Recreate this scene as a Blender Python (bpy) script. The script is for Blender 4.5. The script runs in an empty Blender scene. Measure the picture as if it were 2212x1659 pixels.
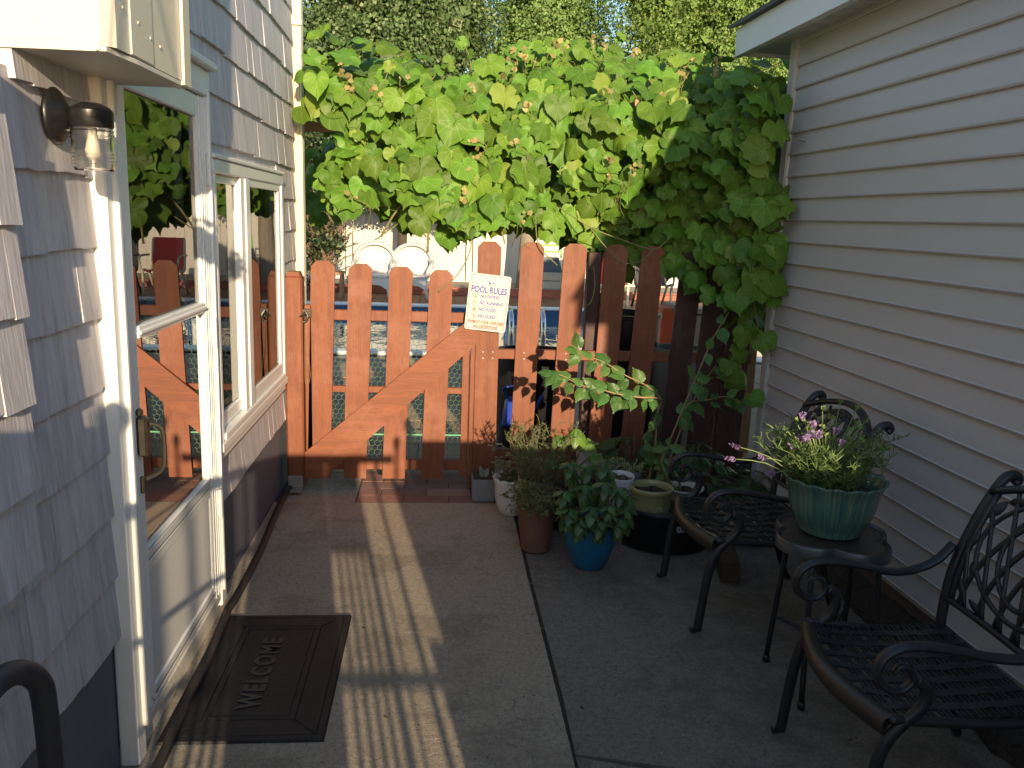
import bpy, math, random
import numpy as np
from mathutils import Vector, Matrix
C = bpy.context.scene.collection
rnd = random.Random(7); nr = np.random.RandomState(5)
R_ = math.radians
# ------------------------------------------------------------ camera, sky, sun, exposure
YAW, PITCH, ROLL, CAMH = R_(5.2), R_(11.2), R_(2.0), 1.43
fwd = Vector((math.sin(YAW)*math.cos(PITCH), math.cos(YAW)*math.cos(PITCH), -math.sin(PITCH)))
rt0 = Vector((math.cos(YAW), -math.sin(YAW), 0)); up0 = rt0.cross(fwd)
rt = rt0*math.cos(ROLL)+up0*math.sin(ROLL); up = -rt0*math.sin(ROLL)+up0*math.cos(ROLL)
cd = bpy.data.cameras.new('camera'); cam = bpy.data.objects.new('camera', cd); C.objects.link(cam)
mw = Matrix((rt, up, -fwd)).transposed().to_4x4(); mw.translation = (0, 0, CAMH); cam.matrix_world = mw
cd.sensor_width = 36; cd.lens = 36*1810/2212; cd.clip_start = .02; cd.clip_end = 400
bpy.context.scene.camera = cam
SUN_AZ, SUN_EL = 9.0, 13.0            # sun behind the viewer, a little to the right, low
w = bpy.data.worlds.new('World'); bpy.context.scene.world = w; w.use_nodes = True
nt = w.node_tree; bg = nt.nodes['Background']; sky = nt.nodes.new('ShaderNodeTexSky')
sky.sky_type = 'NISHITA'; sky.sun_disc = False; sky.sun_elevation = R_(SUN_EL); sky.sun_rotation = R_(180-SUN_AZ)
nt.links.new(sky.outputs[0], bg.inputs[0]); bg.inputs[1].default_value = .13; sky.ozone_density = 1.9; sky.dust_density = .4; sky.air_density = 1.1
sd = bpy.data.lights.new('sun', 'SUN'); so = bpy.data.objects.new('sun', sd); C.objects.link(so)
sd.energy = 4.0; sd.angle = R_(.42); sd.color = (1, .79, .52)
ldir = Vector((-math.sin(R_(SUN_AZ))*math.cos(R_(SUN_EL)), math.cos(R_(SUN_AZ))*math.cos(R_(SUN_EL)), -math.sin(R_(SUN_EL))))
so.rotation_euler = ldir.to_track_quat('-Z', 'Y').to_euler()
vs = bpy.context.scene.view_settings; vs.view_transform = 'Standard'; vs.look = 'None'; vs.exposure = .98; vs.gamma = 1
bpy.context.scene.cycles.max_bounces = 10; bpy.context.scene.cycles.transparent_max_bounces = 12
# ------------------------------------------------------------ materials
def newmat(n):
    m = bpy.data.materials.new(n); m.use_nodes = True; return m, m.node_tree, m.node_tree.nodes['Principled BSDF']
def N(t, typ, **k):
    n = t.nodes.new(typ)
    for a, b in k.items(): setattr(n, a, b)
    return n
def coords(t, scale=(1, 1, 1), kind='Object'):
    tc = N(t, 'ShaderNodeTexCoord'); mp = N(t, 'ShaderNodeMapping'); mp.inputs['Scale'].default_value = scale
    t.links.new(tc.outputs[kind], mp.inputs[0]); return mp.outputs[0]
def noise(t, v, s, d=4, r=.55):
    n = N(t, 'ShaderNodeTexNoise'); n.inputs['Scale'].default_value = s; n.inputs['Detail'].default_value = d; n.inputs['Roughness'].default_value = r
    t.links.new(v, n.inputs['Vector']); return n.outputs[0]
def ramp(t, f, stops):
    r = N(t, 'ShaderNodeValToRGB'); t.links.new(f, r.inputs[0]); e = r.color_ramp.elements
    while len(e) < len(stops): e.new(.5)
    for i, (p, c) in enumerate(stops):
        e[i].position = p; e[i].color = (*c, 1) if len(c) == 3 else c
    return r.outputs[0]
def mixc(t, f, a, b, mode='MIX'):
    m = N(t, 'ShaderNodeMix', data_type='RGBA', blend_type=mode)
    for s, v in ((0, f), (6, a), (7, b)):
        if isinstance(v, (int, float)): m.inputs[s].default_value = v
        elif isinstance(v, tuple): m.inputs[s].default_value = (*v, 1)
        else: t.links.new(v, m.inputs[s])
    return m.outputs[2]
def bump(t, p, h, s=.3, d=.01):
    b = N(t, 'ShaderNodeBump'); b.inputs['Strength'].default_value = s; b.inputs['Distance'].default_value = d
    t.links.new(h, b.inputs['Height']); t.links.new(b.outputs[0], p.inputs['Normal'])
def sc(c, k): return tuple(min(1, x*k) for x in c)
def M1(n, col, rough=.6, amt=.18, s=12, stretch=(1, 1, 1), bs=.15, bd=.004, metal=0, spec=.5, fine=90, isl=0, trans=0):
    """one painted / glazed / wooden surface: broad and fine variation in colour, a small bump"""
    m, t, p = newmat(n); v = coords(t, stretch)
    a = noise(t, v, s, 5); b = noise(t, v, fine, 3)
    c = mixc(t, a, sc(col, 1-amt), sc(col, 1+amt)); c = mixc(t, .35, c, mixc(t, b, sc(col, 1-amt*1.4), sc(col, 1+amt*1.4)))
    if isl:
        g = N(t, 'ShaderNodeNewGeometry'); hs = N(t, 'ShaderNodeHueSaturation')
        mr = N(t, 'ShaderNodeMapRange'); t.links.new(g.outputs['Random Per Island'], mr.inputs[0]); mr.inputs[3].default_value = 1-isl; mr.inputs[4].default_value = 1+isl
        t.links.new(mr.outputs[0], hs.inputs['Value']); t.links.new(c, hs.inputs['Color']); c = hs.outputs[0]
    t.links.new(c, p.inputs['Base Color']); p.inputs['Roughness'].default_value = rough; p.inputs['Metallic'].default_value = metal
    p.inputs['Specular IOR Level'].default_value = spec
    mx = N(t, 'ShaderNodeMath', operation='ADD'); t.links.new(a, mx.inputs[0]); t.links.new(b, mx.inputs[1]); bump(t, p, mx.outputs[0], bs, bd)
    if trans:
        tr = N(t, 'ShaderNodeBsdfTranslucent'); t.links.new(c, tr.inputs[0]); ms = N(t, 'ShaderNodeMixShader'); ms.inputs[0].default_value = trans
        t.links.new(p.outputs[0], ms.inputs[1]); t.links.new(tr.outputs[0], ms.inputs[2]); t.links.new(ms.outputs[0], t.nodes['Material Output'].inputs[0])
    return m
def wood_mat(n, col, grain=1.0, knots=True, vert=True):
    m, t, p = newmat(n); st = (9, 9, .8) if vert else (.8, 9, 9)
    g = N(t, 'ShaderNodeNewGeometry')
    va = N(t, 'ShaderNodeVectorMath', operation='ADD'); cb = N(t, 'ShaderNodeCombineXYZ'); ml = N(t, 'ShaderNodeMath', operation='MULTIPLY'); ml.inputs[1].default_value = 37
    t.links.new(g.outputs['Random Per Island'], ml.inputs[0]); [t.links.new(ml.outputs[0], cb.inputs[i]) for i in range(3)]
    v = coords(t, st); t.links.new(v, va.inputs[0]); t.links.new(cb.outputs[0], va.inputs[1]); v2 = va.outputs[0]
    a = noise(t, v2, 3.2, 6, .6); b = noise(t, v2, 16, 3)
    c = ramp(t, a, [(.25, sc(col, .62)), (.5, col), (.75, sc(col, 1.35))])
    c = mixc(t, .3, c, ramp(t, b, [(.3, sc(col, .6)), (.7, sc(col, 1.35))]))
    if knots:
        vo = N(t, 'ShaderNodeTexVoronoi'); vo.inputs['Scale'].default_value = .55; t.links.new(v2, vo.inputs['Vector'])
        c = mixc(t, ramp(t, vo.outputs['Distance'], [(.02, (1, 1, 1)), (.09, (0, 0, 0))]), c, sc(col, .45))
        pl = noise(t, coords(t, (1, 1, 1)), 5, 4, .7); c = mixc(t, ramp(t, pl, [(.50, (0, 0, 0)), (.70, (.42, .42, .42))]), c, sc(tuple(x+.05 for x in col), 1.3))
    t.links.new(c, p.inputs['Base Color']); p.inputs['Roughness'].default_value = .62
    bump(t, p, b, .35*grain, .004); return m
def leaf_mat(n, col, young=None, isl=.3, rough=.42, trans=.3, veins=True, spec=.4):
    m, t, p = newmat(n); g = N(t, 'ShaderNodeNewGeometry'); c = mixc(t, noise(t, coords(t), 9, 4), sc(col, .8), sc(col, 1.2))
    if veins:
        uv = N(t, 'ShaderNodeTexCoord'); sp = N(t, 'ShaderNodeSeparateXYZ'); t.links.new(uv.outputs['UV'], sp.inputs[0])
        ab = N(t, 'ShaderNodeMath', operation='ABSOLUTE'); t.links.new(sp.outputs[0], ab.inputs[0])
        an = N(t, 'ShaderNodeMath', operation='ARCTAN2'); t.links.new(ab.outputs[0], an.inputs[0]); t.links.new(sp.outputs[1], an.inputs[1])
        ln = N(t, 'ShaderNodeVectorMath', operation='LENGTH'); t.links.new(uv.outputs['UV'], ln.inputs[0])
        cur = None
        for k in (0, .62, 1.25, 2.0):
            s_ = N(t, 'ShaderNodeMath', operation='SUBTRACT'); t.links.new(an.outputs[0], s_.inputs[0]); s_.inputs[1].default_value = k
            a_ = N(t, 'ShaderNodeMath', operation='ABSOLUTE'); t.links.new(s_.outputs[0], a_.inputs[0])
            if cur is None: cur = a_.outputs[0]
            else:
                mn = N(t, 'ShaderNodeMath', operation='MINIMUM'); t.links.new(cur, mn.inputs[0]); t.links.new(a_.outputs[0], mn.inputs[1]); cur = mn.outputs[0]
        dd = N(t, 'ShaderNodeMath', operation='MULTIPLY'); t.links.new(cur, dd.inputs[0]); t.links.new(ln.outputs[1], dd.inputs[1])
        c = mixc(t, ramp(t, dd.outputs[0], [(0, (.5, .5, .5)), (.018, (0, 0, 0))]), c, sc(tuple(x+.05 for x in col), 1.6))
    hs = N(t, 'ShaderNodeHueSaturation'); mr = N(t, 'ShaderNodeMapRange'); t.links.new(g.outputs['Random Per Island'], mr.inputs[0]); mr.inputs[3].default_value = 1-isl; mr.inputs[4].default_value = 1+isl
    t.links.new(mr.outputs[0], hs.inputs['Value']); m2 = N(t, 'ShaderNodeMath', operation='MULTIPLY'); m2.inputs[1].default_value = 13.7; fr = N(t, 'ShaderNodeMath', operation='FRACT')
    t.links.new(g.outputs['Random Per Island'], m2.inputs[0]); t.links.new(m2.outputs[0], fr.inputs[0]); r2 = N(t, 'ShaderNodeMapRange'); t.links.new(fr.outputs[0], r2.inputs[0]); r2.inputs[3].default_value = .485; r2.inputs[4].default_value = .515
    t.links.new(r2.outputs[0], hs.inputs['Hue']); t.links.new(c, hs.inputs['Color']); c = hs.outputs[0]
    if young: c = mixc(t, ramp(t, fr.outputs[0], [(young[1], (0, 0, 0)), (min(1, young[1]+.02), (.85, .85, .85))]), c, young[0])
    t.links.new(c, p.inputs['Base Color']); p.inputs['Roughness'].default_value = rough; p.inputs['Specular IOR Level'].default_value = spec
    bump(t, p, noise(t, coords(t), 60, 3), .3, .003)
    tr = N(t, 'ShaderNodeBsdfTranslucent'); t.links.new(mixc(t, .5, c, sc((col[0]*1.6, col[1]*1.5, col[2]*.6), 1.2), 'MIX'), tr.inputs[0]); ms = N(t, 'ShaderNodeMixShader'); ms.inputs[0].default_value = trans
    t.links.new(p.outputs[0], ms.inputs[1]); t.links.new(tr.outputs[0], ms.inputs[2]); t.links.new(ms.outputs[0], t.nodes['Material Output'].inputs[0])
    return m
def glass_mat(n, ior=1.5, tint=(.9, .95, .95), base=.0):
    """window pane: see-through sheet with a real Fresnel mirror on it (both faces of the pane reflect)"""
    m, t, p = newmat(n); t.nodes.remove(p); f = N(t, 'ShaderNodeFresnel'); f.inputs[0].default_value = ior
    g = N(t, 'ShaderNodeBsdfGlossy'); g.inputs['Roughness'].default_value = .004; tr = N(t, 'ShaderNodeBsdfTransparent'); tr.inputs[0].default_value = (*tint, 1)
    nn = N(t, 'ShaderNodeBump'); nn.inputs['Strength'].default_value = .02; nn.inputs['Distance'].default_value = .002
    t.links.new(noise(t, coords(t), 5, 1), nn.inputs['Height']); t.links.new(nn.outputs[0], g.inputs['Normal'])
    ms = N(t, 'ShaderNodeMixShader'); t.links.new(f.outputs[0], ms.inputs[0]); t.links.new(tr.outputs[0], ms.inputs[1]); t.links.new(g.outputs[0], ms.inputs[2])
    t.links.new(ms.outputs[0], t.nodes['Material Output'].inputs[0]); return m
def concrete_mat(n, col, warm=(1.12, .96, .82)):
    m, t, p = newmat(n); v = coords(t)
    a = noise(t, v, 2.2, 6, .6); b = noise(t, v, 62, 4, .7); d = noise(t, v, 210, 2, .6); e = noise(t, v, .9, 3); q = noise(t, v, 9, 5, .7)
    c = mixc(t, ramp(t, a, [(.3, (0, 0, 0)), (.7, (1, 1, 1))]), sc(col, .74), sc(col, 1.15))
    c = mixc(t, ramp(t, e, [(.42, (0, 0, 0)), (.62, (.6, .6, .6))]), c, tuple(col[i]*warm[i]*.92 for i in range(3)))
    c = mixc(t, .6, c, mixc(t, ramp(t, b, [(.32, (0, 0, 0)), (.68, (1, 1, 1))]), sc(col, .38), sc(col, 1.6)))
    c = mixc(t, .4, c, mixc(t, ramp(t, d, [(.35, (0, 0, 0)), (.65, (1, 1, 1))]), sc(col, .4), sc(col, 1.55)))
    vo = N(t, 'ShaderNodeTexVoronoi'); vo.inputs['Scale'].default_value = 26; t.links.new(v, vo.inputs['Vector'])
    c = mixc(t, ramp(t, vo.outputs['Distance'], [(.07, (.8, .8, .8)), (.12, (0, 0, 0))]), c, sc(col, .28))
    vo2 = N(t, 'ShaderNodeTexVoronoi'); vo2.inputs['Scale'].default_value = 8.3; t.links.new(v, vo2.inputs['Vector'])
    c = mixc(t, ramp(t, vo2.outputs['Distance'], [(.014, (.9, .9, .9)), (.03, (0, 0, 0))]), c, sc(col, 2.6))
    c = mixc(t, ramp(t, q, [(.56, (0, 0, 0)), (.72, (.5, .5, .5))]), c, sc(col, .6))
    wv = N(t, 'ShaderNodeTexVoronoi'); wv.feature = 'DISTANCE_TO_EDGE'; wv.inputs['Scale'].default_value = .75; va = N(t, 'ShaderNodeVectorMath', operation='ADD'); ns = N(t, 'ShaderNodeTexNoise'); ns.inputs['Scale'].default_value = 2.5; ns.inputs['Detail'].default_value = 6
    t.links.new(v, ns.inputs['Vector']); t.links.new(ns.outputs['Color'], va.inputs[0]); t.links.new(v, va.inputs[1]); t.links.new(va.outputs[0], wv.inputs['Vector'])
    c = mixc(t, ramp(t, wv.outputs['Distance'], [(.0012, (.55, .55, .55)), (.003, (0, 0, 0))]), c, sc(col, .3))
    st_ = noise(t, v, 1.4, 5, .75); c = mixc(t, ramp(t, st_, [(.50, (0, 0, 0)), (.58, (.55, .55, .55)), (.62, (.15, .15, .15))]), c, sc(col, .5))
    t.links.new(c, p.inputs['Base Color']); p.inputs['Roughness'].default_value = .85; p.inputs['Specular IOR Level'].default_value = .3
    ad = N(t, 'ShaderNodeMath', operation='ADD'); t.links.new(b, ad.inputs[0]); t.links.new(d, ad.inputs[1]); bump(t, p, ad.outputs[0], .55, .004); return m
# ------------------------------------------------------------ geometry
class G:
    def __init__(s): s.v = []; s.f = []
    def box(s, a, b, rot=0, ch=0.0):
        """box from corner a to corner b, optionally turned about its centre (z), with small chamfers"""
        x0, x1 = sorted((a[0], b[0])); y0, y1 = sorted((a[1], b[1])); z0, z1 = sorted((a[2], b[2])); k = len(s.v)
        c = min(ch, (x1-x0)*.4, (y1-y0)*.4, (z1-z0)*.4); cx, cy = (x0+x1)/2, (y0+y1)/2; P = []
        if c <= 0:
            P = [(x, y, z) for z in (z0, z1) for x, y in ((x0, y0), (x1, y0), (x1, y1), (x0, y1))]
            F = [(3, 2, 1, 0), (4, 5, 6, 7), (0, 1, 5, 4), (1, 2, 6, 5), (2, 3, 7, 6), (3, 0, 4, 7)]
        else:
            def ring(i, z): return [(x0+i+c, y0+i, z), (x1-i-c, y0+i, z), (x1-i, y0+i+c, z), (x1-i, y1-i-c, z), (x1-i-c, y1-i, z), (x0+i+c, y1-i, z), (x0+i, y1-i-c, z), (x0+i, y0+i+c, z)]
            P = ring(c, z0)+ring(0, z0+c)+ring(0, z1-c)+ring(c, z1)
            F = [tuple(range(7, -1, -1)), tuple(range(24, 32))]+[(r*8+i, r*8+(i+1) % 8, r*8+8+(i+1) % 8, r*8+8+i) for r in range(3) for i in range(8)]
        if rot:
            cs, sn = math.cos(rot), math.sin(rot); P = [(cx+(x-cx)*cs-(y-cy)*sn, cy+(x-cx)*sn+(y-cy)*cs, z) for x, y, z in P]
        s.v += P; s.f += [tuple(k+i for i in f) for f in F]; return s
    def prism(s, poly, axis, a, b):
        """polygon in the plane across axis, extruded from a to b"""
        k = len(s.v); n = len(poly)
        def put(u, w_, d): return {0: (d, u, w_), 1: (u, d, w_), 2: (u, w_, d)}[axis]
        s.v += [put(u, w_, a) for u, w_ in poly]+[put(u, w_, b) for u, w_ in poly]
        s.f += [tuple(range(k, k+n)), tuple(range(k+2*n-1, k+n-1, -1))]+[(k+i, k+(i+1) % n, k+n+(i+1) % n, k+n+i) for i in range(n)]; return s
    def tube(s, pts, r, seg=8, flat=1.0, closed=False, upv=None, cap=True):
        pts = [Vector(p) for p in pts]; n = len(pts); k = len(s.v); rr = r if isinstance(r, (list, tuple)) else [r]*n
        nrm = None
        for i in range(n):
            a = pts[(i-1) % n] if (closed or i) else pts[0]; b = pts[(i+1) % n] if (closed or i < n-1) else pts[-1]
            t = (b-a); t = t.normalized() if t.length > 1e-9 else Vector((0, 0, 1))
            if nrm is None:
                u = Vector(upv) if upv else (Vector((0, 0, 1)) if abs(t.z) < .9 else Vector((1, 0, 0)))
            else: u = Vector(upv) if upv else nrm
            nrm = (u-t*u.dot(t)); nrm = nrm.normalized() if nrm.length > 1e-6 else t.orthogonal().normalized(); bi = t.cross(nrm)
            for j in range(seg):
                an = 2*math.pi*j/seg; q = pts[i]+(nrm*math.cos(an)*rr[i]*flat+bi*math.sin(an)*rr[i]); s.v.append(tuple(q))
        m = n if closed else n-1
        for i in range(m):
            for j in range(seg):
                a, b = k+i*seg+j, k+i*seg+(j+1) % seg; c, d = k+((i+1) % n)*seg+(j+1) % seg, k+((i+1) % n)*seg+j; s.f.append((a, b, c, d))
        if not closed and cap: s.f += [tuple(range(k+seg-1, k-1, -1)), tuple(range(k+(n-1)*seg, k+n*seg))]
        return s
    def lathe(s, prof, c=(0, 0, 0), seg=32, fn=None, axis=None, close=True):
        """profile of (radius, height) turned about z at c; fn(angle, i) scales the radius and lifts the ring"""
        k = len(s.v); n = len(prof)
        for i, (r, z) in enumerate(prof):
            for j in range(seg):
                a = 2*math.pi*j/seg; m, dz = fn(a, i) if fn else (1, 0); q = Vector((r*m*math.cos(a), r*m*math.sin(a), z+dz))
                if axis: q = axis @ q
                s.v.append((c[0]+q[0], c[1]+q[1], c[2]+q[2]))
        for i in range(n-1):
            for j in range(seg): s.f.append((k+i*seg+j, k+i*seg+(j+1) % seg, k+(i+1)*seg+(j+1) % seg, k+(i+1)*seg+j))
        if close: s.f += [tuple(range(k+seg-1, k-1, -1)), tuple(range(k+(n-1)*seg, k+n*seg))]
        return s
    def build(s, name, mat, parent=None, smooth=False, loc=None):
        me = bpy.data.meshes.new(name); v = s.v
        if loc is not None: v = [(x-loc[0], y-loc[1], z-loc[2]) for x, y, z in v]
        me.from_pydata(v, [], s.f); me.update()
        if smooth: me.shade_smooth() if smooth is True else (me.shade_smooth(), me.set_sharp_from_angle(angle=R_(smooth)))
        return link(name, me, mat, parent, loc)
def link(name, me, mat, parent=None, loc=None):
    import bmesh
    if len(me.polygons) < 60000:
        b = bmesh.new(); b.from_mesh(me)
        if any(len(f.verts) > 3 for f in b.faces): bmesh.ops.recalc_face_normals(b, faces=b.faces)
        b.to_mesh(me); b.free()
    o = bpy.data.objects.new(name, me); me.materials.append(mat); C.objects.link(o)
    if loc is not None: o.location = loc
    if parent is not None:
        o.parent = parent
        if loc is None: o.matrix_parent_inverse = Matrix.Translation(-Vector(parent.location))
        else: o.location = Vector(loc)-Vector(parent.location)
    return o
def tag(o, label=None, cat=None, group=None, kind=None):
    for k, v in (('label', label), ('category', cat), ('group', group), ('kind', kind)):
        if v: o[k] = v
    return o
def thing(name, label, cat, loc=(0, 0, 0), group=None, rot=0):
    o = bpy.data.objects.new(name, None); C.objects.link(o); o.location = loc; o.rotation_euler.z = rot; o.empty_display_size = .1
    return tag(o, label, cat, group)
def crom(pts, n=6, closed=False):
    P = [Vector(p) for p in pts]; out = []; m = len(P)
    for i in range(m if closed else m-1):
        a, b, c, d = (P[(i-1) % m] if closed or i else P[0]*2-P[1]), P[i], P[(i+1) % m], (P[(i+2) % m] if closed or i+2 < m else P[-1]*2-P[-2])
        for j in range(n):
            t = j/n; out.append(.5*((2*b)+(c-a)*t+(2*a-5*b+4*c-d)*t*t+(3*b-a-3*c+d)*t**3))
    if not closed: out.append(P[-1])
    return out
# numpy scatter of a leaf template
def scatter(name, tmpl, tris, uv, pos, X, Y, Z, mat, parent=None, smooth=True, extra=None):
    """copies of one leaf shape as one mesh: columns X (width), Y (length), Z (normal) already scaled"""
    n, k = len(pos), len(tmpl)
    V = (pos[:, None, :]+tmpl[None, :, 0:1]*X[:, None, :]+tmpl[None, :, 1:2]*Y[:, None, :]+tmpl[None, :, 2:3]*Z[:, None, :]).reshape(-1, 3)
    F = (tris[None]+(np.arange(n)*k)[:, None, None]).reshape(-1, 3); U = np.tile(uv, (n, 1))
    return meshnp(name, V, F, U, mat, parent, smooth)
def meshnp(name, V, F, U, mat, parent=None, smooth=True):
    me = bpy.data.meshes.new(name); me.vertices.add(len(V)); me.vertices.foreach_set('co', V.astype(np.float32).ravel())
    me.loops.add(F.size); me.loops.foreach_set('vertex_index', F.astype(np.int32).ravel()); me.polygons.add(len(F))
    me.polygons.foreach_set('loop_start', np.arange(0, F.size, F.shape[1], dtype=np.int32))
    me.update(calc_edges=True)
    if U is not None:
        l = me.uv_layers.new(name='UVMap'); l.data.foreach_set('uv', U[F.ravel()].astype(np.float32).ravel())
    if smooth: me.shade_smooth()
    o = bpy.data.objects.new(name, me); me.materials.append(mat); C.objects.link(o)
    if parent is not None: o.parent = parent; o.matrix_parent_inverse = Matrix.Translation(-Vector(parent.location))
    return o
def nrmz(a): return a/np.maximum(np.linalg.norm(a, axis=1, keepdims=True), 1e-9)
def frames(nv, tip, size, wid=1.0):
    """leaf frames from desired normals and tip directions"""
    Zv = nrmz(nv); Yv = nrmz(tip-Zv*(tip*Zv).sum(1, keepdims=True)); Xv = np.cross(Yv, Zv); s = size[:, None]
    return Xv*s*wid, Yv*s, Zv*s
def ring_leaf(outline, mid=.55, cup=.25, ripple=.05, ph=0, fold=.0):
    """leaf from a half outline (x, y), y to the tip: centre, inner ring, outer ring"""
    pts = outline+[(-x, y) for x, y in outline[-2:0:-1]]; o = np.array(pts, float); c = np.array([0, .32*o[:, 1].max()])
    inner = c+(o-c)*mid; n = len(o)
    def z(p, k): return -cup*(np.abs(p[:, 0])**1.6)-cup*.5*np.maximum(p[:, 1]-.35, 0)**2+ripple*np.sin(np.arctan2(p[:, 0], p[:, 1]-.25)*k+ph)+fold*np.abs(p[:, 0])
    V = np.vstack([[c[0], c[1], 0.0], np.c_[inner, z(inner, 4)*.5], np.c_[o, z(o, 4)]])
    T = [(0, 1+i, 1+(i+1) % n) for i in range(n)]
    for i in range(n):
        a, b = 1+i, 1+(i+1) % n; T += [(a, n+a, n+b), (a, n+b, b)]
    return V, np.array(T), V[:, :2].copy()
def teeth(half, d=.02, sub=2):
    out = []
    for (a, b), (c, e) in zip(half[:-1], half[1:]):
        L = math.hypot(c-a, e-b); nx, ny = (e-b)/max(L, 1e-6), -(c-a)/max(L, 1e-6)
        out.append((a, b))
        if L > .09:
            for j in range(1, sub+1):
                t = j/(sub+1); s_ = d if j % 2 else -d*.4; out.append((a+(c-a)*t-nx*s_, b+(e-b)*t-ny*s_))
    out.append(half[-1]); return out
GRAPE = [[(0, 1.1), (.06, .97), (.17, .85), (.29, .77), (.43, .76), (.50, .69), (.51, .55), (.62, .42), (.66, .30), (.60, .10), (.51, -.07), (.37, -.19), (.21, -.20), (.09, -.10), (0, 0)],
         [(0, 1.06), (.05, .92), (.14, .78), (.24, .70), (.40, .74), (.51, .68), (.53, .54), (.57, .44), (.69, .36), (.67, .22), (.59, .04), (.48, -.13), (.32, -.22), (.16, -.19), (.06, -.09), (0, 0)],
         [(0, 1.12), (.06, .97), (.17, .86), (.30, .76), (.43, .64), (.52, .50), (.57, .34), (.57, .18), (.53, .02), (.44, -.12), (.30, -.20), (.15, -.18), (.06, -.10), (0, 0)]]
GL = [ring_leaf(teeth(h, .014, 3), cup=c, ripple=r, ph=p, fold=fo) for h, c, r, p, fo in ((GRAPE[0], .35, .035, 0, .22), (GRAPE[1], .2, .05, 1, .10), (GRAPE[2], .5, .03, 2, .30), (GRAPE[0], .1, .06, 3, -.12), (GRAPE[1], .7, .045, 4, .28), (GRAPE[2], -.15, .05, 5, .05), (GRAPE[0], .9, .05, 1, .15))]
OV = ring_leaf([(0, 1), (.12, .88), (.24, .68), (.3, .46), (.27, .24), (.15, .07), (0, 0)], cup=.5, ripple=.02)
OVT = ring_leaf(teeth([(0, 1.12), (.08, .95), (.2, .8), (.33, .62), (.39, .44), (.38, .26), (.3, .1), (.16, .0), (0, 0)], .032, 2), cup=.35, ripple=.03)
NV = np.array([(-.06, 0, 0), (.06, 0, 0), (-.05, .6, .03), (.05, .6, .03), (0, 1, 0)]); NT = np.array([(0, 1, 3), (0, 3, 2), (2, 3, 4)]); NEED = (NV, NT, NV[:, :2])
QV = np.array([(-.5, 0, 0), (.5, .1, .12), (.35, .9, -.1), (-.4, 1, .1)]); QT = np.array([(0, 1, 2), (0, 2, 3)]); QUAD = (QV, QT, QV[:, :2])
def leaves(name, T, pos, nv, tip, size, mat, parent=None, wid=1.0):
    pos, nv, tip, size = map(np.asarray, (pos, nv, tip, size)); X, Y, Z = frames(nv.astype(float), tip.astype(float), size.astype(float), wid)
    return scatter(name, T[0], T[1], T[2], pos.astype(float), X, Y, Z, mat, parent)
def join_leaves(name, sets, mat, parent=None):
    """several leaf shapes into the one foliage mesh of a plant"""
    Vs, Fs, Us, k = [], [], [], 0
    for T, pos, nv, tip, size in sets:
        if len(pos) == 0: continue
        X, Y, Z = frames(np.asarray(nv, float), np.asarray(tip, float), np.asarray(size, float)); t = T[0]; pos = np.asarray(pos, float)
        V = (pos[:, None, :]+t[None, :, 0:1]*X[:, None, :]+t[None, :, 1:2]*Y[:, None, :]+t[None, :, 2:3]*Z[:, None, :]).reshape(-1, 3)
        Vs.append(V); Fs.append((T[1][None]+(np.arange(len(pos))*len(t))[:, None, None]).reshape(-1, 3)+k); Us.append(np.tile(T[2], (len(pos), 1))); k += len(V)
    return meshnp(name, np.vstack(Vs), np.vstack(Fs), np.vstack(Us), mat, parent)
# ------------------------------------------------------------ shared materials
SHINGLE = wood_mat('shingle_paint', (.54, .51, .525), .8, False)
BAYSH = wood_mat('bay_shingle_paint', (.57, .535, .55), .8, False)
WHITE = M1('white_paint', (.80, .80, .77), .4, .06, 4, bs=.08)
VINYL = M1('vinyl_frame', (.82, .82, .79), .32, .04, 6, bs=.05)
CREAM = M1('cream_metal', (.66, .61, .50), .4, .09, 5, bs=.12)
SIDING = M1('vinyl_siding', (.53, .515, .51), .42, .08, 1.6, (1, .5, 2.5), bs=.07, fine=160)
FOUND = M1('foundation_paint', (.13, .135, .165), .7, .16, 9, bs=.5, bd=.006)
CONC = concrete_mat('concrete', (.345, .290, .220))
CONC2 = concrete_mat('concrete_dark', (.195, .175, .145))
SOIL = M1('soil', (.045, .034, .024), .95, .5, 24, bs=1, bd=.02)
GATEW = wood_mat('red_stain', (.200, .060, .024))
FENCEW = wood_mat('red_stain_fence', (.190, .057, .023))
DARKM = M1('bronze_metal', (.035, .036, .040), .36, .35, 20, bs=.3, metal=.35)
BLACKM = M1('black_metal', (.012, .012, .012), .35, .3, 20)
RUBBER = M1('rubber', (.013, .013, .014), .6, .4, 30, bs=.5, bd=.003, spec=.3)
GALV = M1('galvanised', (.35, .35, .34), .45, .2, 25, metal=.7)
GLASS = glass_mat('door_glass', 2.1, (.75, .8, .8)); GLASSW = glass_mat('window_glass', 1.9, (.8, .85, .85))
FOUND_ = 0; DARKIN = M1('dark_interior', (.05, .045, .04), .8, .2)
BRASS = M1('dark_hardware', (.10, .09, .07), .35, .3, 30, metal=.8)
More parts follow.
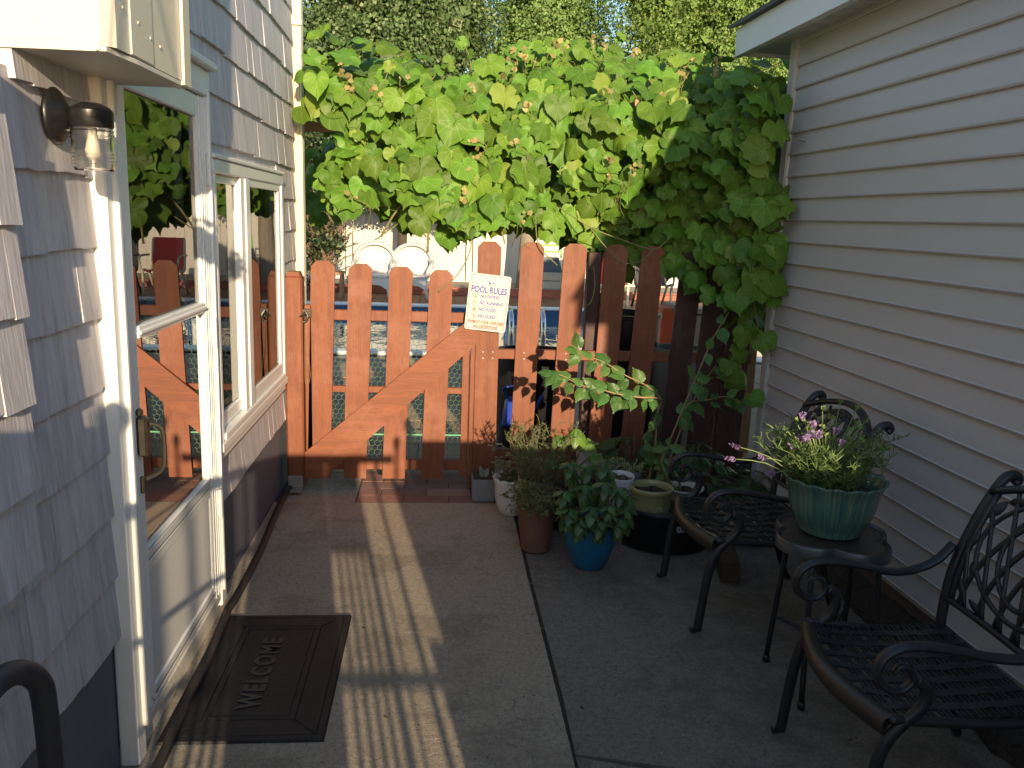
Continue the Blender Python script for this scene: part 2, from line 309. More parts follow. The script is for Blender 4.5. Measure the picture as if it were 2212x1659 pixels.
# ------------------------------------------------------------ ground
def struct(name, o): o['kind'] = 'structure'; o.name = name; return o
def slab(name, poly, z0, z1, mat):
    g = G(); g.prism(poly, 2, z0, z1); o = g.build(name, mat); return struct(name, o)
slab('ground', [(-60, -30), (60, -30), (60, 90), (16, 90), (-60, 90)], -1.3, -1.0, SOIL)
slab('soil_bed', [(-6, -8), (6, -8), (6, 4.07), (-6, 4.07)], -.9, -.07, SOIL)
slab('concrete_path', [(-.80, -4), (.378, -4), (.384, 2.3), (.379, 3.2), (.385, 4.065), (-.80, 4.065)], -.30, 0, CONC)
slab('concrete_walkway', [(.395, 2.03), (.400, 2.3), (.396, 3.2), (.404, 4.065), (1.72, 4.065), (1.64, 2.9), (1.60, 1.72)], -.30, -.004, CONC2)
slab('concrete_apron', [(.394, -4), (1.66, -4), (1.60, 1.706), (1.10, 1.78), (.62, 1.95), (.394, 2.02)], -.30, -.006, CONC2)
g = G(); pth = crom([(1.63, .6, 0), (1.622, 1.9, 0), (1.635, 2.6, 0), (1.66, 3.3, 0), (1.73, 4.05, 0), (1.77, 4.6, 0)], 28); n_ = len(pth)
for q in pth:
    e = rnd.uniform(-.008, .008)
    for k, (dx, z) in enumerate([(-.05, -.10), (-.035, .0), (-.028, .030)]+[(-.01+.035*j, .052+.028*min(1, j/4)) for j in range(9)]+[(.36, -.10)]):
        g.v.append((q.x+dx+e+rnd.uniform(-.006, .006), q.y+rnd.uniform(-.01, .01), z+(rnd.uniform(-.011, .012) if 0 < k < 12 else 0)))
for i in range(n_-1):
    for j in range(12): g.f.append((i*13+j, i*13+j+1, (i+1)*13+j+1, (i+1)*13+j))
struct('dirt_strip', g.build('dirt_strip', M1('dirt_strip', (.060, .046, .034), .95, .6, 30, bs=1, bd=.015)))
slab('path_joint', [(.376, -4), (.402, -4), (.402, 4.065), (.376, 4.065)], -.29, -.0105, M1('joint_grime', (.04, .034, .028), .95, .6, 40, bs=1))
# brick threshold and patio beyond the gate
def bricks(name, x0, x1, y0, y1, bl, bw, z, mat, sub=.004, rowoff=True):
    g = G(); y = y0; r = 0
    while y < y1:
        x = x0-(bl/2 if (r % 2 and rowoff) else 0)
        while x < x1:
            a, b = max(x, x0)+.0015, min(x+bl, x1)-.0015
            if b-a > .02: dz = rnd.uniform(-sub, sub)*.6; g.box((a, y+.0015, z-.05), (b, min(y+bw, y1)-.0015, z+dz), 0, .0022)
            x += bl
        y += bw; r += 1
    return struct(name, g.build(name, mat))
BRICK = M1('brick', (.25, .13, .095), .85, .25, 20, bs=.5, isl=.22)
bricks('brick_threshold', -.40, .30, 4.075, 4.60, .235, .115, -.004, BRICK, .002)
slab('concrete_patch', [(-.79, 4.075), (-.405, 4.075), (-.405, 4.60), (-.79, 4.60)], -.2, -.012, CONC)
bricks('brick_patio', -6, 7, 4.61, 8.55, .62, .31, -.01, M1('patio_brick', (.40, .27, .17), .8, .3, 14, bs=.4, isl=.2), rowoff=True)
slab('patio_base', [(-6, 4.075), (7, 4.075), (7, 8.6), (-6, 8.6)], -.9, -.05, SOIL)
# pool
LINER = M1('pool_liner', (.035, .085, .20), .3, .2, 4)
slab('pool_floor', [(-5.5, 8.6), (6.5, 8.6), (6.5, 13.4), (-5.5, 13.4)], -1.0, -.92, LINER)
def pooltrim():
    g = G()
    for a, b in (((-5.7, 8.56, 0), (6.7, 8.78, .04)), ((-5.7, 13.25, 0), (6.7, 13.42, .045)), ((-5.7, 8.78, 0), (-5.45, 13.25, .04)), ((6.45, 8.78, 0), (6.7, 13.25, .04))): g.box(a, b, 0, .015)
    return struct('pool_coping', g.build('pool_coping', WHITE))
pooltrim()
g = G(); g.box((-5.46, 13.28, -.92), (6.46, 13.4, -.002)); g.box((-5.46, 8.60, -.92), (6.46, 8.74, -.002)); g.box((-5.6, 8.74, -.92), (-5.46, 13.28, -.002)); g.box((6.46, 8.74, -.92), (6.6, 13.28, -.002))
struct('pool_wall', g.build('pool_wall', LINER))
m, t, p = newmat('water'); p.inputs['Base Color'].default_value = (.03, .12, .17, 1); p.inputs['Roughness'].default_value = .03; p.inputs['IOR'].default_value = 1.33
p.inputs['Specular IOR Level'].default_value = .8; bump(t, p, noise(t, coords(t, (1, .6, 1)), 3.5, 3), .35, .03)
g = G(); g.v = [(-5.46, 8.74, -.13), (6.46, 8.74, -.13), (6.46, 13.28, -.13), (-5.46, 13.28, -.13)]; g.f = [(0, 1, 2, 3)]; struct('pool_water', g.build('pool_water', m))
g = G(); x = -8
while x < 12: g.box((x, 13.425, -.03), (x+.19, 15.5, rnd.uniform(0, .004))); x += .197
struct('pool_deck', g.build('pool_deck', wood_mat('deck_stain', (.24, .085, .045), 1, False)))
g = G(); g.box((-8, 15.51, -.05), (12, 15.62, .10), 0, .01); g.box((-8, 15.625, -.05), (12, 15.7, .13), 0, .01)
struct('deck_border', g.build('deck_border', wood_mat('border_stain', (.34, .10, .06), 1, False, False)))
slab('gravel_bed', [(-8, 15.71), (12, 15.71), (12, 17.4), (-8, 17.4)], -.9, .12, M1('gravel', (.40, .34, .26), .9, .5, 26, bs=1, bd=.03))
slab('deck_base', [(-8, 13.42), (12, 13.42), (12, 17.6), (-8, 17.6)], -.95, -.06, SOIL)
slab('lawn', [(-40, 17.6), (40, 17.6), (40, 60), (-40, 60)], -.9, -.02, M1('lawn_green', (.06, .10, .03), .9, .4, 8, bs=1, bd=.05))
# ------------------------------------------------------------ house on the left
house = thing('house', 'mauve-grey shingled house with white storm door and slider window', 'house', (-.79, 3.0, 0))
SX = -.79
def shingles(name, y0, y1, z0, z1, x, step, cuts, mat, seed, zoff=0):
    r = random.Random(seed); g = G(); z = z0
    while z < z1:
        y = y0-r.uniform(0, .1)
        while y < y1:
            wd = r.choice([.10, .13, .16, .19, .22])*r.uniform(.9, 1.1); a, b = max(y, y0), min(y+wd, y1)-.0014; y += wd
            if b-a < .015: continue
            segs = [(a, b)]
            for (c0, c1, d0, d1) in cuts:
                ns = []
                for (p0, p1) in segs:
                    if z+step*.5 > d0 and z+step*.5 < d1 and p1 > c0 and p0 < c1:
                        if p0 < c0: ns.append((p0, c0))
                        if p1 > c1: ns.append((c1, p1))
                    else: ns.append((p0, p1))
                segs = ns
            for p0, p1 in segs:
                if p1-p0 < .008: continue
                j = r.uniform(-.005, .004); t = .013+r.uniform(-.002, .003); k = len(g.v); zt = z+step+.02; zb = z+j; n = max(1, int((p1-p0)/.035))
                ys = [p0+(p1-p0)*i/n for i in range(n+1)]; jz = [r.uniform(-.0022, .0022) for _ in ys]
                for i, yy in enumerate(ys): g.v += [(x-.012, yy, zb+jz[i]), (x+t, yy, zb+jz[i]), (x+.0008, yy, zt)]
                m_ = len(ys)
                for i in range(m_-1):
                    q = k+i*3; g.f += [(q, q+3, q+4, q+1), (q+1, q+4, q+5, q+2)]
                g.f += [(k, k+1, k+2), (k+3*m_-3, k+3*m_-1, k+3*m_-2)]
        z += step
    return g.build(name, mat, house)
shingles('shingle_wall', -2.5, 4.71, .37, 3.3, SX, .16, [(2.02, 2.945, -1, 1.86), (2.93, 4.22, .56, 1.60), (-3, 1.678, 1.62, 9)], SHINGLE, 3)
shingles('bay_wall', -2.5, 1.545, .76, 1.55, -.735, .1585, [], BAYSH, 9)
g = G()
for a, b in (((-1.75, -2.5, 1.68), (-1.61, 1.7, 3.3)), ((-1.0, 1.45, .37), (SX, 1.678, 1.66)), ((-1.0, 1.68, .37), (SX, 2.03, 3.3)), ((-1.0, 2.03, 1.84), (SX, 4.72, 3.3)), ((-1.0, 2.93, .37), (SX, 4.22, .60)), ((-1.0, 4.20, .60), (SX, 4.70, 1.84)),
             ((-1.0, 2.9, .60), (SX-.002, 2.96, 1.84)), ((-5, 4.55, .37), (-1.0, 4.70, 3.3)), ((-1.0, 2.96, 1.58), (SX-.001, 4.2, 1.84))): g.box(a, b)
g.build('wall_sheathing', SHINGLE, house)
g = G(); g.box((-2.0, -2.5, .76), (-.737, 1.53, 1.675)); g.build('bay_sheathing', BAYSH, house)
for a, b in (((-2.6, 1.0, -.2), (-.803, 2.03, .385)), ((-2.6, 2.94, -.2), (-.803, 4.69, .385)), ((-2.6, -2.5, -.2), (-.80, 1.0, .775))):
    g = G(); g.box(a, b); g.build('foundation', FOUND, house)
# dark rooms behind the glass
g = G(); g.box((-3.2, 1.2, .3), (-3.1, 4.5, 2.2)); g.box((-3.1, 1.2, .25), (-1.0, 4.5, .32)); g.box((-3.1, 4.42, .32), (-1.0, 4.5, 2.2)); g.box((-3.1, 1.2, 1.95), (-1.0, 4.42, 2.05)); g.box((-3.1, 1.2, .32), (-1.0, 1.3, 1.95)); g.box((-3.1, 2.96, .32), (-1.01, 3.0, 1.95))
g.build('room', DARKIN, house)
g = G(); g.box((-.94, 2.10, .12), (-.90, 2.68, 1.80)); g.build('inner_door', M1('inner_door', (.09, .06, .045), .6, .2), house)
g = G(); g.box((-.95, 2.68, .12), (-.80, 2.765, 1.80), 0, .004); g.build('inner_jamb', M1('inner_jamb', (.62, .58, .52), .6, .15, 8), house)
# door casing
g = G()
g.box((-.80, 2.012, .0), (-.752, 2.068, 1.86), 0, .004); g.box((-.80, 2.05, .09), (-.740, 2.066, 1.85), 0, .003); g.box((-.80, 2.069, .09), (-.765, 2.112, 1.80), 0, .003)
g.box((-.80, 2.865, .03), (-.752, 2.928, 1.80), 0, .004); g.box((-.80, 2.88, .085), (-.744, 2.895, 1.80), 0, .003)
g.box((-.80, 2.069, 1.80), (-.752, 2.928, 1.86), 0, .004); g.box((-.80, 2.0, 1.861), (-.728, 2.945, 1.885), 0, .005); g.box((-.80, 2.07, 1.775), (-.745, 2.87, 1.80), 0, .004)
g.build('door_casing', WHITE, house)
g = G(); g.box((-.82, 2.02, -.01), (-.768, 2.925, .052), 0, .006); g.box((-.80, 2.05, .053), (-.757, 2.9, .084), 0, .003); g.build('door_sill', M1('worn_sill', (.66, .62, .54), .7, .3, 16, bs=.4), house)
# storm door
dx0, dx1 = -.788, -.758
g = G(); g.box((dx0, 2.115, .09), (dx1, 2.17, 1.772), 0, .004); g.box((dx0, 2.782, .09), (dx1, 2.862, 1.772), 0, .004)
g.box((dx0, 2.17, 1.705), (dx1, 2.782, 1.772), 0, .004); g.box((dx0, 2.17, .465), (dx1, 2.782, .53), 0, .004); g.box((dx0, 2.17, .09), (dx1, 2.782, .14), 0, .004)
for k in range(5): g.box((dx1-.001, 2.122+k*.009, .095), (dx1+.0025, 2.126+k*.009, 1.768))
for z in (.495, .523, .105): g.box((dx1-.001, 2.165, z), (dx1+.004, 2.79, z+.009), 0, .002)
for y in (2.797, 2.824, 2.846): g.box((dx1-.001, y, .09), (dx1+.005, y+.007, 1.772), 0, .002)
door = g.build('storm_door', VINYL, house)
g = G(); g.box((dx0+.006, 2.171, 1.096), (dx1+.006, 2.781, 1.130), 0, .004); g.box((dx1+.004, 2.171, 1.108), (dx1+.012, 2.781, 1.117), 0, .002); g.build('mid_rail', VINYL, door)
g = G(); g.box((dx0+.008, 2.171, .141), (dx1-.006, 2.781, .464)); g.build('kick_panel', M1('kick_panel', (.74, .73, .70), .55, .06, 5), door)
for a, b in ((1.131, 1.704), (.531, 1.095)):
    g = G(); g.v = [(dx1-.012, 2.168, a), (dx1-.012, 2.784, a), (dx1-.012, 2.784, b), (dx1-.012, 2.168, b)]; g.f = [(0, 1, 2, 3)]; g.build('pane', GLASS, door)
g = G(); g.box((dx1, 2.124, .80), (dx1+.028, 2.156, .905), 0, .006); g.box((dx1, 2.128, .905), (dx1+.016, 2.146, .925), 0, .004)
g.tube(crom([(dx1+.02, 2.15, .885), (dx1+.05, 2.165, .87), (dx1+.055, 2.168, .82), (dx1+.05, 2.165, .76), (dx1+.012, 2.15, .735)], 5), .006, 6); g.box((dx1, 2.132, .70), (dx1+.012, 2.148, .745), 0, .003)
g.build('handle', BRASS, door, 40)
for z in (.42, 1.02, 1.55):
    g = G(); g.tube([(dx1+.012, 2.863, z-.05), (dx1+.012, 2.863, z+.05)], .007, 8); g.box((dx1, 2.845, z-.048), (dx1+.006, 2.88, z+.048), 0, .002); g.build('hinge', VINYL, door)
for y, z in ((2.092, .16), (2.092, .62), (2.092, 1.3), (2.135, .12), (2.15, .105), (2.80, .115), (2.092, .36)):
    g = G(); g.tube([(dx1-.01, y, z), (dx1+.003, y, z)], .0035, 6); g.build('screw', BRASS, door)
# slider window
wx = -.752
g = G(); g.box((-.80, 2.945, 1.545), (wx, 4.212, 1.592), 0, .005); g.box((-.80, 2.94, 1.593), (wx+.006, 4.22, 1.608), 0, .003); g.box((-.80, 4.16, .60), (wx, 4.212, 1.545), 0, .005)
g.box((-.80, 2.945, .60), (wx, 2.975, 1.545), 0, .004)
win = g.build('window', VINYL, house)
g = G(); g.box((-.80, 2.935, .575), (wx+.004, 4.225, .612), 0, .006); g.box((-.80, 2.95, .545), (wx-.008, 4.215, .574), 0, .004); g.box((-.80, 2.975, .613), (wx+.006, 4.16, .64), 0, .004); g.build('sill', VINYL, win)
g = G()
for y0, y1, x0 in ((2.975, 3.40, -.795), (3.38, 4.16, -.78)):
    g.box((x0, y0, .642), (x0+.022, y1, .695), 0, .003); g.box((x0, y0, 1.515), (x0+.022, y1, 1.545), 0, .003); g.box((x0, y0, .695), (x0+.022, y0+.05, 1.515), 0, .003); g.box((x0, y1-.055, .695), (x0+.022, y1, 1.515), 0, .003)
g.box((-.797, 3.335, .642), (-.755, 3.40, 1.544), 0, .003); g.box((-.79, 3.40, .642), (-.750, 3.47, 1.544), 0, .003)
g.box((-.795, 3.98, .695), (-.775, 4.10, 1.515), 0, .002)
g.build('sash', VINYL, win)
for y0, y1, x in ((3.02, 3.34, -.783), (3.465, 4.105, -.768)):
    g = G(); g.v = [(x, y0, .69), (x, y1, .69), (x, y1, 1.52), (x, y0, 1.52)]; g.f = [(0, 1, 2, 3)]; g.build('pane', GLASSW, win)
g = G(); n = 60
for i in range(n):
    y = 3.0+1.15*i/(n-1); xx = -.87+.012*math.sin(i*1.1)+.005*math.sin(i*2.7); g.v += [(xx, y, .62), (xx, y, 1.56)]
g.f = [(2*i, 2*i+2, 2*i+3, 2*i+1) for i in range(n-1)]; g.build('curtain', M1('curtain', (.22, .20, .18), .9, .15, 6), win, True)
# metal box hood over the door head
HX, HY1, HY2, HZ, HT = -.600, 1.676, 2.128, 1.703, 2.6
g = G(); b_ = [(-1.6, HY1), (HX-.02, HY1), (HX, HY1+.02), (HX+.003, HY2-.02), (HX-.004, HY2), (-1.6, HY2)]
g.prism(b_, 2, HZ+.010, HT)
g.prism([(HX+.0035, HZ+.012), (HX+.0035, HT), (HX+.0005, HT), (HX+.0005, HZ+.012)], 1, HY1+.09, HY1+.215)
g.prism([(HX-.02, HZ-.002), (HX+.010, HZ+.002), (HX+.016, HT), (HX+.004, HT), (HX+.004, HZ+.012)], 1, HY2-.045, HY2+.006)
g.prism([(-1.6, HZ+.020), (-1.6, HZ-.006), (HX-.03, HZ-.001), (HX-.02, HZ+.004), (HX-.02, HZ+.020)], 1, HY1-.004, HY1)
hood = g.build('door_hood', CREAM, house)
g = G(); a_ = [(-1.6, HY1, HZ), (HX-.012, HY1, HZ), (HX+.002, HY1+.12, HZ-.002), (HX+.002, HY2, HZ), (-1.6, HY2, HZ)]; g.v = a_+[(x, y, z+.009) for x, y, z in a_]
g.f = [(4, 3, 2, 1, 0), (5, 6, 7, 8, 9)]+[(i, (i+1) % 5, 5+(i+1) % 5, 5+i) for i in range(5)]; g.build('soffit', M1('hood_soffit', (.62, .58, .50), .5, .1), hood)
SCM = M1('hood_screw', (.6, .56, .46), .4, .1)
for y, z in ((HY1+.05, 1.79), (HY1+.13, 1.78), (HY1+.20, 1.765), (HY1+.26, 1.76), (HY1+.12, 1.95)): g = G(); g.lathe([(0, 0), (.004, .0), (.003, .002), (0, .0025)], (HX+.003, y, z), 10, axis=Matrix.Rotation(R_(90), 4, 'Y')); g.build('screw', SCM, hood)
g = G(); g.lathe([(0, 0), (.005, .0), (.004, .002), (0, .003)], (HX-.05, HY1-.0002, 1.80), 10, axis=Matrix.Rotation(R_(90), 4, 'X')); g.build('screw', SCM, hood)
# downspout
g = G(); prof = [(-.807, 4.78), (-.80, 4.745)]+[(-.80+.056*i/8, 4.742+(.006 if i % 2 else 0)) for i in range(1, 8)]+[(-.744, 4.745), (-.740, 4.78), (-.744, 4.83), (-.80, 4.83)]
g.prism(prof, 2, .05, 3.2); ds = g.build('downspout', M1('downspout', (.80, .74, .58), .4, .05), house)
g = G(); g.box((-.83, 4.735, 2.38), (-.738, 4.742, 2.41), 0, .003); g.tube([(-.835, 4.73, 2.395), (-.80, 4.73, 2.395)], .016, 10); g.build('strap', CREAM, ds); g = G(); g.box((-.82, 4.735, 1.02), (-.738, 4.742, 1.045)); g.build('strap', CREAM, ds)
g = G(); g.tube(crom([(-.81, 4.735, 2.36), (-.815, 4.735, 2.2), (-.806, 4.735, 1.8), (-.812, 4.735, 1.5), (-.806, 4.735, 1.15)], 4), .005, 6); g.build('cable', CREAM, ds)
# far trim of the house beyond the corner
g = G(); g.box((-1.6, 5.1, 1.9), (-.80, 5.16, 3.3)); g.build('rear_trim', M1('rear_trim', (.5, .4, .32), .6, .1), house)
# ------------------------------------------------------------ garage on the right
GX, GY, GB = 1.675, 4.10, -1.6
garage = thing('garage', 'grey vinyl-sided garage with white eaves beside the path', 'garage', (GX, GY, 0)); garage.rotation_euler.z = .0275
g = G(); k = 0
while k < 22:
    z = .14+.1016*k; s = .1016
    poly = [(GX+.004, z+.001), (GX-.014, z+.002), (GX-.0165, z+.008), (GX-.013, z+.012), (GX-.0015, z+s-.002), (GX-.0015, z+s+.004), (GX+.004, z+s+.004)]
    g.prism(poly, 1, GB, GY-.03); k += 1
g.build('siding', SIDING, garage)
g = G(); g.box((GX+.003, GB, .12), (5.2, GY, 2.44)); g.build('wall_core', SIDING, garage)
g = G(); g.box((GX-.022, GY-.052, .13), (GX+.004, GY+.012, 2.33), 0, .003); g.box((GX-.018, GY-.060, .13), (GX-.004, GY-.052, 2.33)); g.box((GX+.004, GY+.001, .13), (GX+.07, GY+.012, 2.33)); g.build('corner_post', M1('corner_trim', (.56, .545, .55), .45, .05), garage); g = G(); g.box((GX-.022, GB-.01, .13), (GX+.004, GB+.05, 2.33), 0, .003); g.build('corner_post', bpy.data.materials['corner_trim'], garage)
g = G(); g.box((GX+.01, GB, -.1), (5.1, GY-.02, .12)); g.build('footing', M1('footing', (.12, .10, .09), .9, .3, bs=.6), garage)
EX = 1.500
g = G(); g.box((EX, GB-.1, 2.285), (EX+.02, GY+.34, 2.415), 0, .002); g.box((EX-.006, GB-.1, 2.275), (EX+.03, GY+.34, 2.286)); g.box((EX+.02, GY+.32, 2.285), (5.2, GY+.34, 2.42)); g.build('fascia', M1('fascia', (.74, .74, .73), .4, .04), garage)
g = G(); g.box((EX+.02, GB-.1, 2.300), (GX+.002, GY+.32, 2.312)); g.box((GX, GY+.013, 2.300), (5.2, GY+.32, 2.312))
for i in range(43): g.box((EX+.021, GB+i*.13, 2.2965), (GX, GB+i*.13+.006, 2.3005))
g.build('soffit', M1('soffit', (.60, .59, .58), .5, .05), garage)
g = G(); g.prism([(EX-.03, 2.416), (EX-.03, 2.435), (5.3, 3.9), (5.3, 3.86)], 1, GB-.12, GY+.37); g.build('roof', M1('roof_shingle', (.10, .105, .11), .9, .35, 40, bs=.7), garage)
# ------------------------------------------------------------ gate
def picket(cx, w_, z0, z1, y, th=.018, lean=0, ch=.028):
    g = G(); h = w_/2; p = [(-h, z0), (h, z0), (h, z1-ch), (h-ch, z1), (-h+ch, z1), (-h, z1-ch)]
    g.prism([(cx+x+lean*(z-1.2), z) for x, z in p], 1, y, y+th); return g
gate = thing('garden_gate', 'red-stained picket gate with diagonal brace and chicken wire', 'gate', (-.24, 4.3, 0))
for cx, zt in ((-.58, 1.188), (-.394, 1.178), (-.19, 1.168), (.0135, 1.158)):
    picket(cx, .118, .052, zt, 4.300, lean=.028).build('picket', GATEW, gate)
g = G(); g.prism([(-.68, .197), (.142, .900), (.196, .900), (.198, .786), (-.585, .056), (-.68, .056)], 1, 4.279, 4.2985); g.build('brace', wood_mat('brace_stain', (.208, .062, .025), 1, True, False), gate)
g = G(); g.box((-.655, 4.3185, .888), (.165, 4.350, .942), 0, .003); g.build('rail', GATEW, gate)
g = G(); g.box((-.64, 4.322, .511), (.165, 4.345, .545), 0, .003); g.build('rail', GATEW, gate)
g = G(); g.box((-.655, 4.3185, .095), (.165, 4.350, .150), 0, .003); g.build('rail', GATEW, gate)
g = G(); g.box((-.676, 4.300, .198), (-.640, 4.32, .965), 0, .003); g.box((-.676, 4.3205, .06), (-.645, 4.35, .96), 0, .003); g.build('stile', GATEW, gate)
g = G(); g.box((.128, 4.3205, .06), (.166, 4.35, .90), 0, .003); g.build('stile', GATEW, gate)
# chicken wire
g = G(); c = .0165; hx = c*math.sqrt(3); edges = set(); row = 0; z = .10
def wob(x, z): return (x+.0025*math.sin(z*31+x*17), 4.3535+.006*math.sin(x*7+z*5)+.003*math.sin(x*31), z+.0025*math.sin(x*23+z*11))
while z < .93:
    x = -.655+(hx/2 if row % 2 else 0)
    while x < .14:
        a = (x, z); b = (x, z+c)
        for q0, q1 in ((a, b), (b, (x-hx/2, z+1.5*c)), (b, (x+hx/2, z+1.5*c))):
            p0, p1 = Vector(wob(*q0)), Vector(wob(*q1)); k = len(g.v); r_ = .0012
            d = (p1-p0).normalized(); s_ = Vector((-d.z, 0, d.x))*r_
            g.v += [tuple(p0+s_), tuple(p0-s_*.6+Vector((0, r_, 0))), tuple(p0-s_*.6-Vector((0, r_, 0))), tuple(p1+s_), tuple(p1-s_*.6+Vector((0, r_, 0))), tuple(p1-s_*.6-Vector((0, r_, 0)))]
            g.f += [(k, k+1, k+4, k+3), (k+1, k+2, k+5, k+4), (k+2, k, k+3, k+5)]
        x += hx
    z += 1.5*c; row += 1
g.build('chicken_wire', M1('green_wire', (.12, .20, .13), .5, .3, 30), gate)
g = G(); g.box((-.64, 4.3175, .285), (.13, 4.3195, .293)); g.build('wire_tie', M1('green_tape', (.12, .36, .2), .5, .2), gate)
g = G(); g.box((-.742, 4.286, .918), (-.672, 4.294, .930), 0, .002); g.tube([(-.70, 4.288, .905), (-.655, 4.285, .925)], .009, 8); g.tube(crom([(-.668, 4.285, .935), (-.655, 4.28, .91), (-.665, 4.28, .885), (-.68, 4.28, .88)], 4), .007, 8)
g.box((-.69, 4.29, .90), (-.64, 4.299, .945), 0, .002); g.build('latch', BRASS, gate)
g = G(); g.tube(crom([(-.665, 4.283, .88), (-.66, 4.281, .75), (-.648, 4.281, .63), (-.652, 4.281, .575), (-.67, 4.281, .56), (-.674, 4.283, .62), (-.672, 4.283, .8), (-.67, 4.285, .89)], 6), .0011, 5); g.build('latch_string', M1('string', (.3, .2, .1), .8), gate)
g = G(); g.box((-.772, 4.28, .0), (-.683, 4.375, 1.108), 0, .008); g.prism([(-.765, 1.108), (-.69, 1.108), (-.70, 1.130), (-.755, 1.130)], 1, 4.29, 4.365)
post = g.build('gate_post', wood_mat('post_stain', (.198, .060, .024)), None, loc=(-.73, 4.33, 0)); tag(post, 'square red-stained gate post beside the house downspout', 'post')
g = G(); g.box((-.768, 4.268, .004), (-.690, 4.279, .072), 0, .003); g.box((-.768, 4.20, .004), (-.690, 4.268, .010)); 
for x in (-.752, -.729, -.706): g.tube([(x, 4.262, .06), (x, 4.269, .06)], .005, 8)
g.box((-.745, 4.262, .012), (-.712, 4.269, .03)); b = g.build('post_bracket', GALV, None, loc=(-.73, 4.27, 0)); tag(b, 'galvanised metal foot bracket at the base of the left gate post', 'bracket')
# ------------------------------------------------------------ fence to the right
fence = thing('picket_fence', 'red-stained dog-eared picket fence between gate and garage', 'fence', (.9, 4.3, 0))
SHADEW = wood_mat('shaded_dark_stain', (.055, .020, .014))  # dark brown boards, with the deep shade at the right put into the colour
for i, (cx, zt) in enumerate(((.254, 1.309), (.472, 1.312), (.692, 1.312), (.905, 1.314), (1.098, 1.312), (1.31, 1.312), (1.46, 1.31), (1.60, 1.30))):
    picket(cx, .119 if i < 6 else .13, .004, zt, 4.300, lean=(-.002, .02, .028, .034, .05, .05, .04, .02)[i]).build('picket', FENCEW if i < 5 else SHADEW, fence)
for cx in (.234, .285, .45, .67, .88):
    for z in (.72, .742):
        g = G(); g.lathe([(0, 0), (.004, 0), (.0035, .0012), (0, .0016)], (cx, 4.2998, z-.5*(.742-z)), 8, axis=Matrix.Rotation(R_(90), 4, 'X')); g.build('nail', GALV, fence)
g = G(); g.box((.20, 4.3185, .704), (1.68, 4.355, .756), 0, .003); g.build('rail', FENCEW, fence)
g = G(); g.box((.20, 4.3185, .16), (1.68, 4.355, .215), 0, .003); g.build('rail', FENCEW, fence)
g = G(); g.box((.1695, 4.3, .0), (.194, 4.32, .786), 0, .003); g.build('hinge_post', FENCEW, fence)
g = G(); g.box((.20, 4.3565, .0), (.29, 4.44, 1.25), 0, .004); g.build('post', FENCEW, fence)
g = G(); g.box((.775, 4.356, .0), (.845, 4.43, 1.27), 0, .004); g.build('post', SHADEW, fence)
g = G(); g.box((1.52, 4.356, .0), (1.62, 4.45, 1.3), 0, .004); g.build('post', FENCEW, fence)
# ------------------------------------------------------------ pool rules sign
sign = thing('pool_rules_sign', 'white sign reading POOL RULES screwed to the fence, tilted', 'sign', (.2495, 4.262, 1.0015)); SA = R_(5.1)
SW, SH = .2105, .288
def rr(w_, h, r, n=5):
    P = []
    for cx, cy, a0 in ((w_/2-r, h/2-r, 0), (-w_/2+r, h/2-r, 90), (-w_/2+r, -h/2+r, 180), (w_/2-r, -h/2+r, 270)):
        for i in range(n+1): a = R_(a0+90*i/n); P.append((cx+r*math.cos(a), cy+r*math.sin(a)))
    return P
def signmesh(name, polys, mat, y0, y1, par, rings=None):
    g = G()
    for p_ in polys: g.prism(p_, 1, y0, y1)
    if rings:
        for o_, i_ in rings:
            k = len(g.v); n = len(o_)
            for L, y in ((o_, y0), (i_, y0), (o_, y1), (i_, y1)): g.v += [(x, y, z) for x, z in L]
            for j in range(n):
                a = (j+1) % n; g.f += [(k+j, k+a, k+n+a, k+n+j), (k+2*n+j, k+3*n+j, k+3*n+a, k+2*n+a), (k+j, k+2*n+j, k+2*n+a, k+a), (k+n+j, k+n+a, k+3*n+a, k+3*n+j)]
    me = bpy.data.meshes.new(name); me.from_pydata(g.v, [], g.f); me.update()
    o = bpy.data.objects.new(name, me); me.materials.append(mat); C.objects.link(o); o.parent = par; return o
sign.rotation_euler = (0, SA, 0)
signmesh('panel', [rr(SW, SH, .012)], M1('sign_panel', (.50, .485, .44), .4, .04, 9, bs=.05), 0, .002, sign)
BLUE = M1('sign_blue', (.02, .03, .28), .4, .05); RED = M1('sign_red', (.55, .05, .015), .4, .05)
signmesh('border', [], BLUE, -.0006, 0, sign, [(rr(SW-.014, SH-.014, .010), rr(SW-.019, SH-.019, .0085))])
def text(s_, size, x, z, mat, wx=1.0, par=sign, name='lettering', align='CENTER', y=-.0008, bold=.0):
    c_ = bpy.data.curves.new('t', 'FONT'); c_.body = s_; c_.size = size; c_.align_x = align; c_.align_y = 'CENTER'; c_.extrude = .0004; c_.offset = bold; c_.resolution_u = 3
    o = bpy.data.objects.new('t', c_); C.objects.link(o); dg = bpy.context.evaluated_depsgraph_get(); me = bpy.data.meshes.new_from_object(o.evaluated_get(dg)); bpy.data.objects.remove(o)
    co = np.empty(len(me.vertices)*3); me.vertices.foreach_get('co', co); co = co.reshape(-1, 3); q = np.c_[co[:, 0]*wx+x, y-co[:, 2], co[:, 1]+z]; me.vertices.foreach_set('co', q.ravel()); me.update()
    o = bpy.data.objects.new(name, me); me.materials.clear(); me.materials.append(mat); C.objects.link(o); o.parent = par; return o
text('POOL RULES', .045, 0, .063, BLUE, .72, bold=.0013)
rows = [(.031, 'NO DIVING'), (-.003, 'NO RUNNING'), (-.037, 'NO FOOD'), (-.071, 'NO GLASS')]
for z, s_ in rows: text(s_, .0235, -.042, z, BLUE, .80, align='LEFT', bold=.0006)
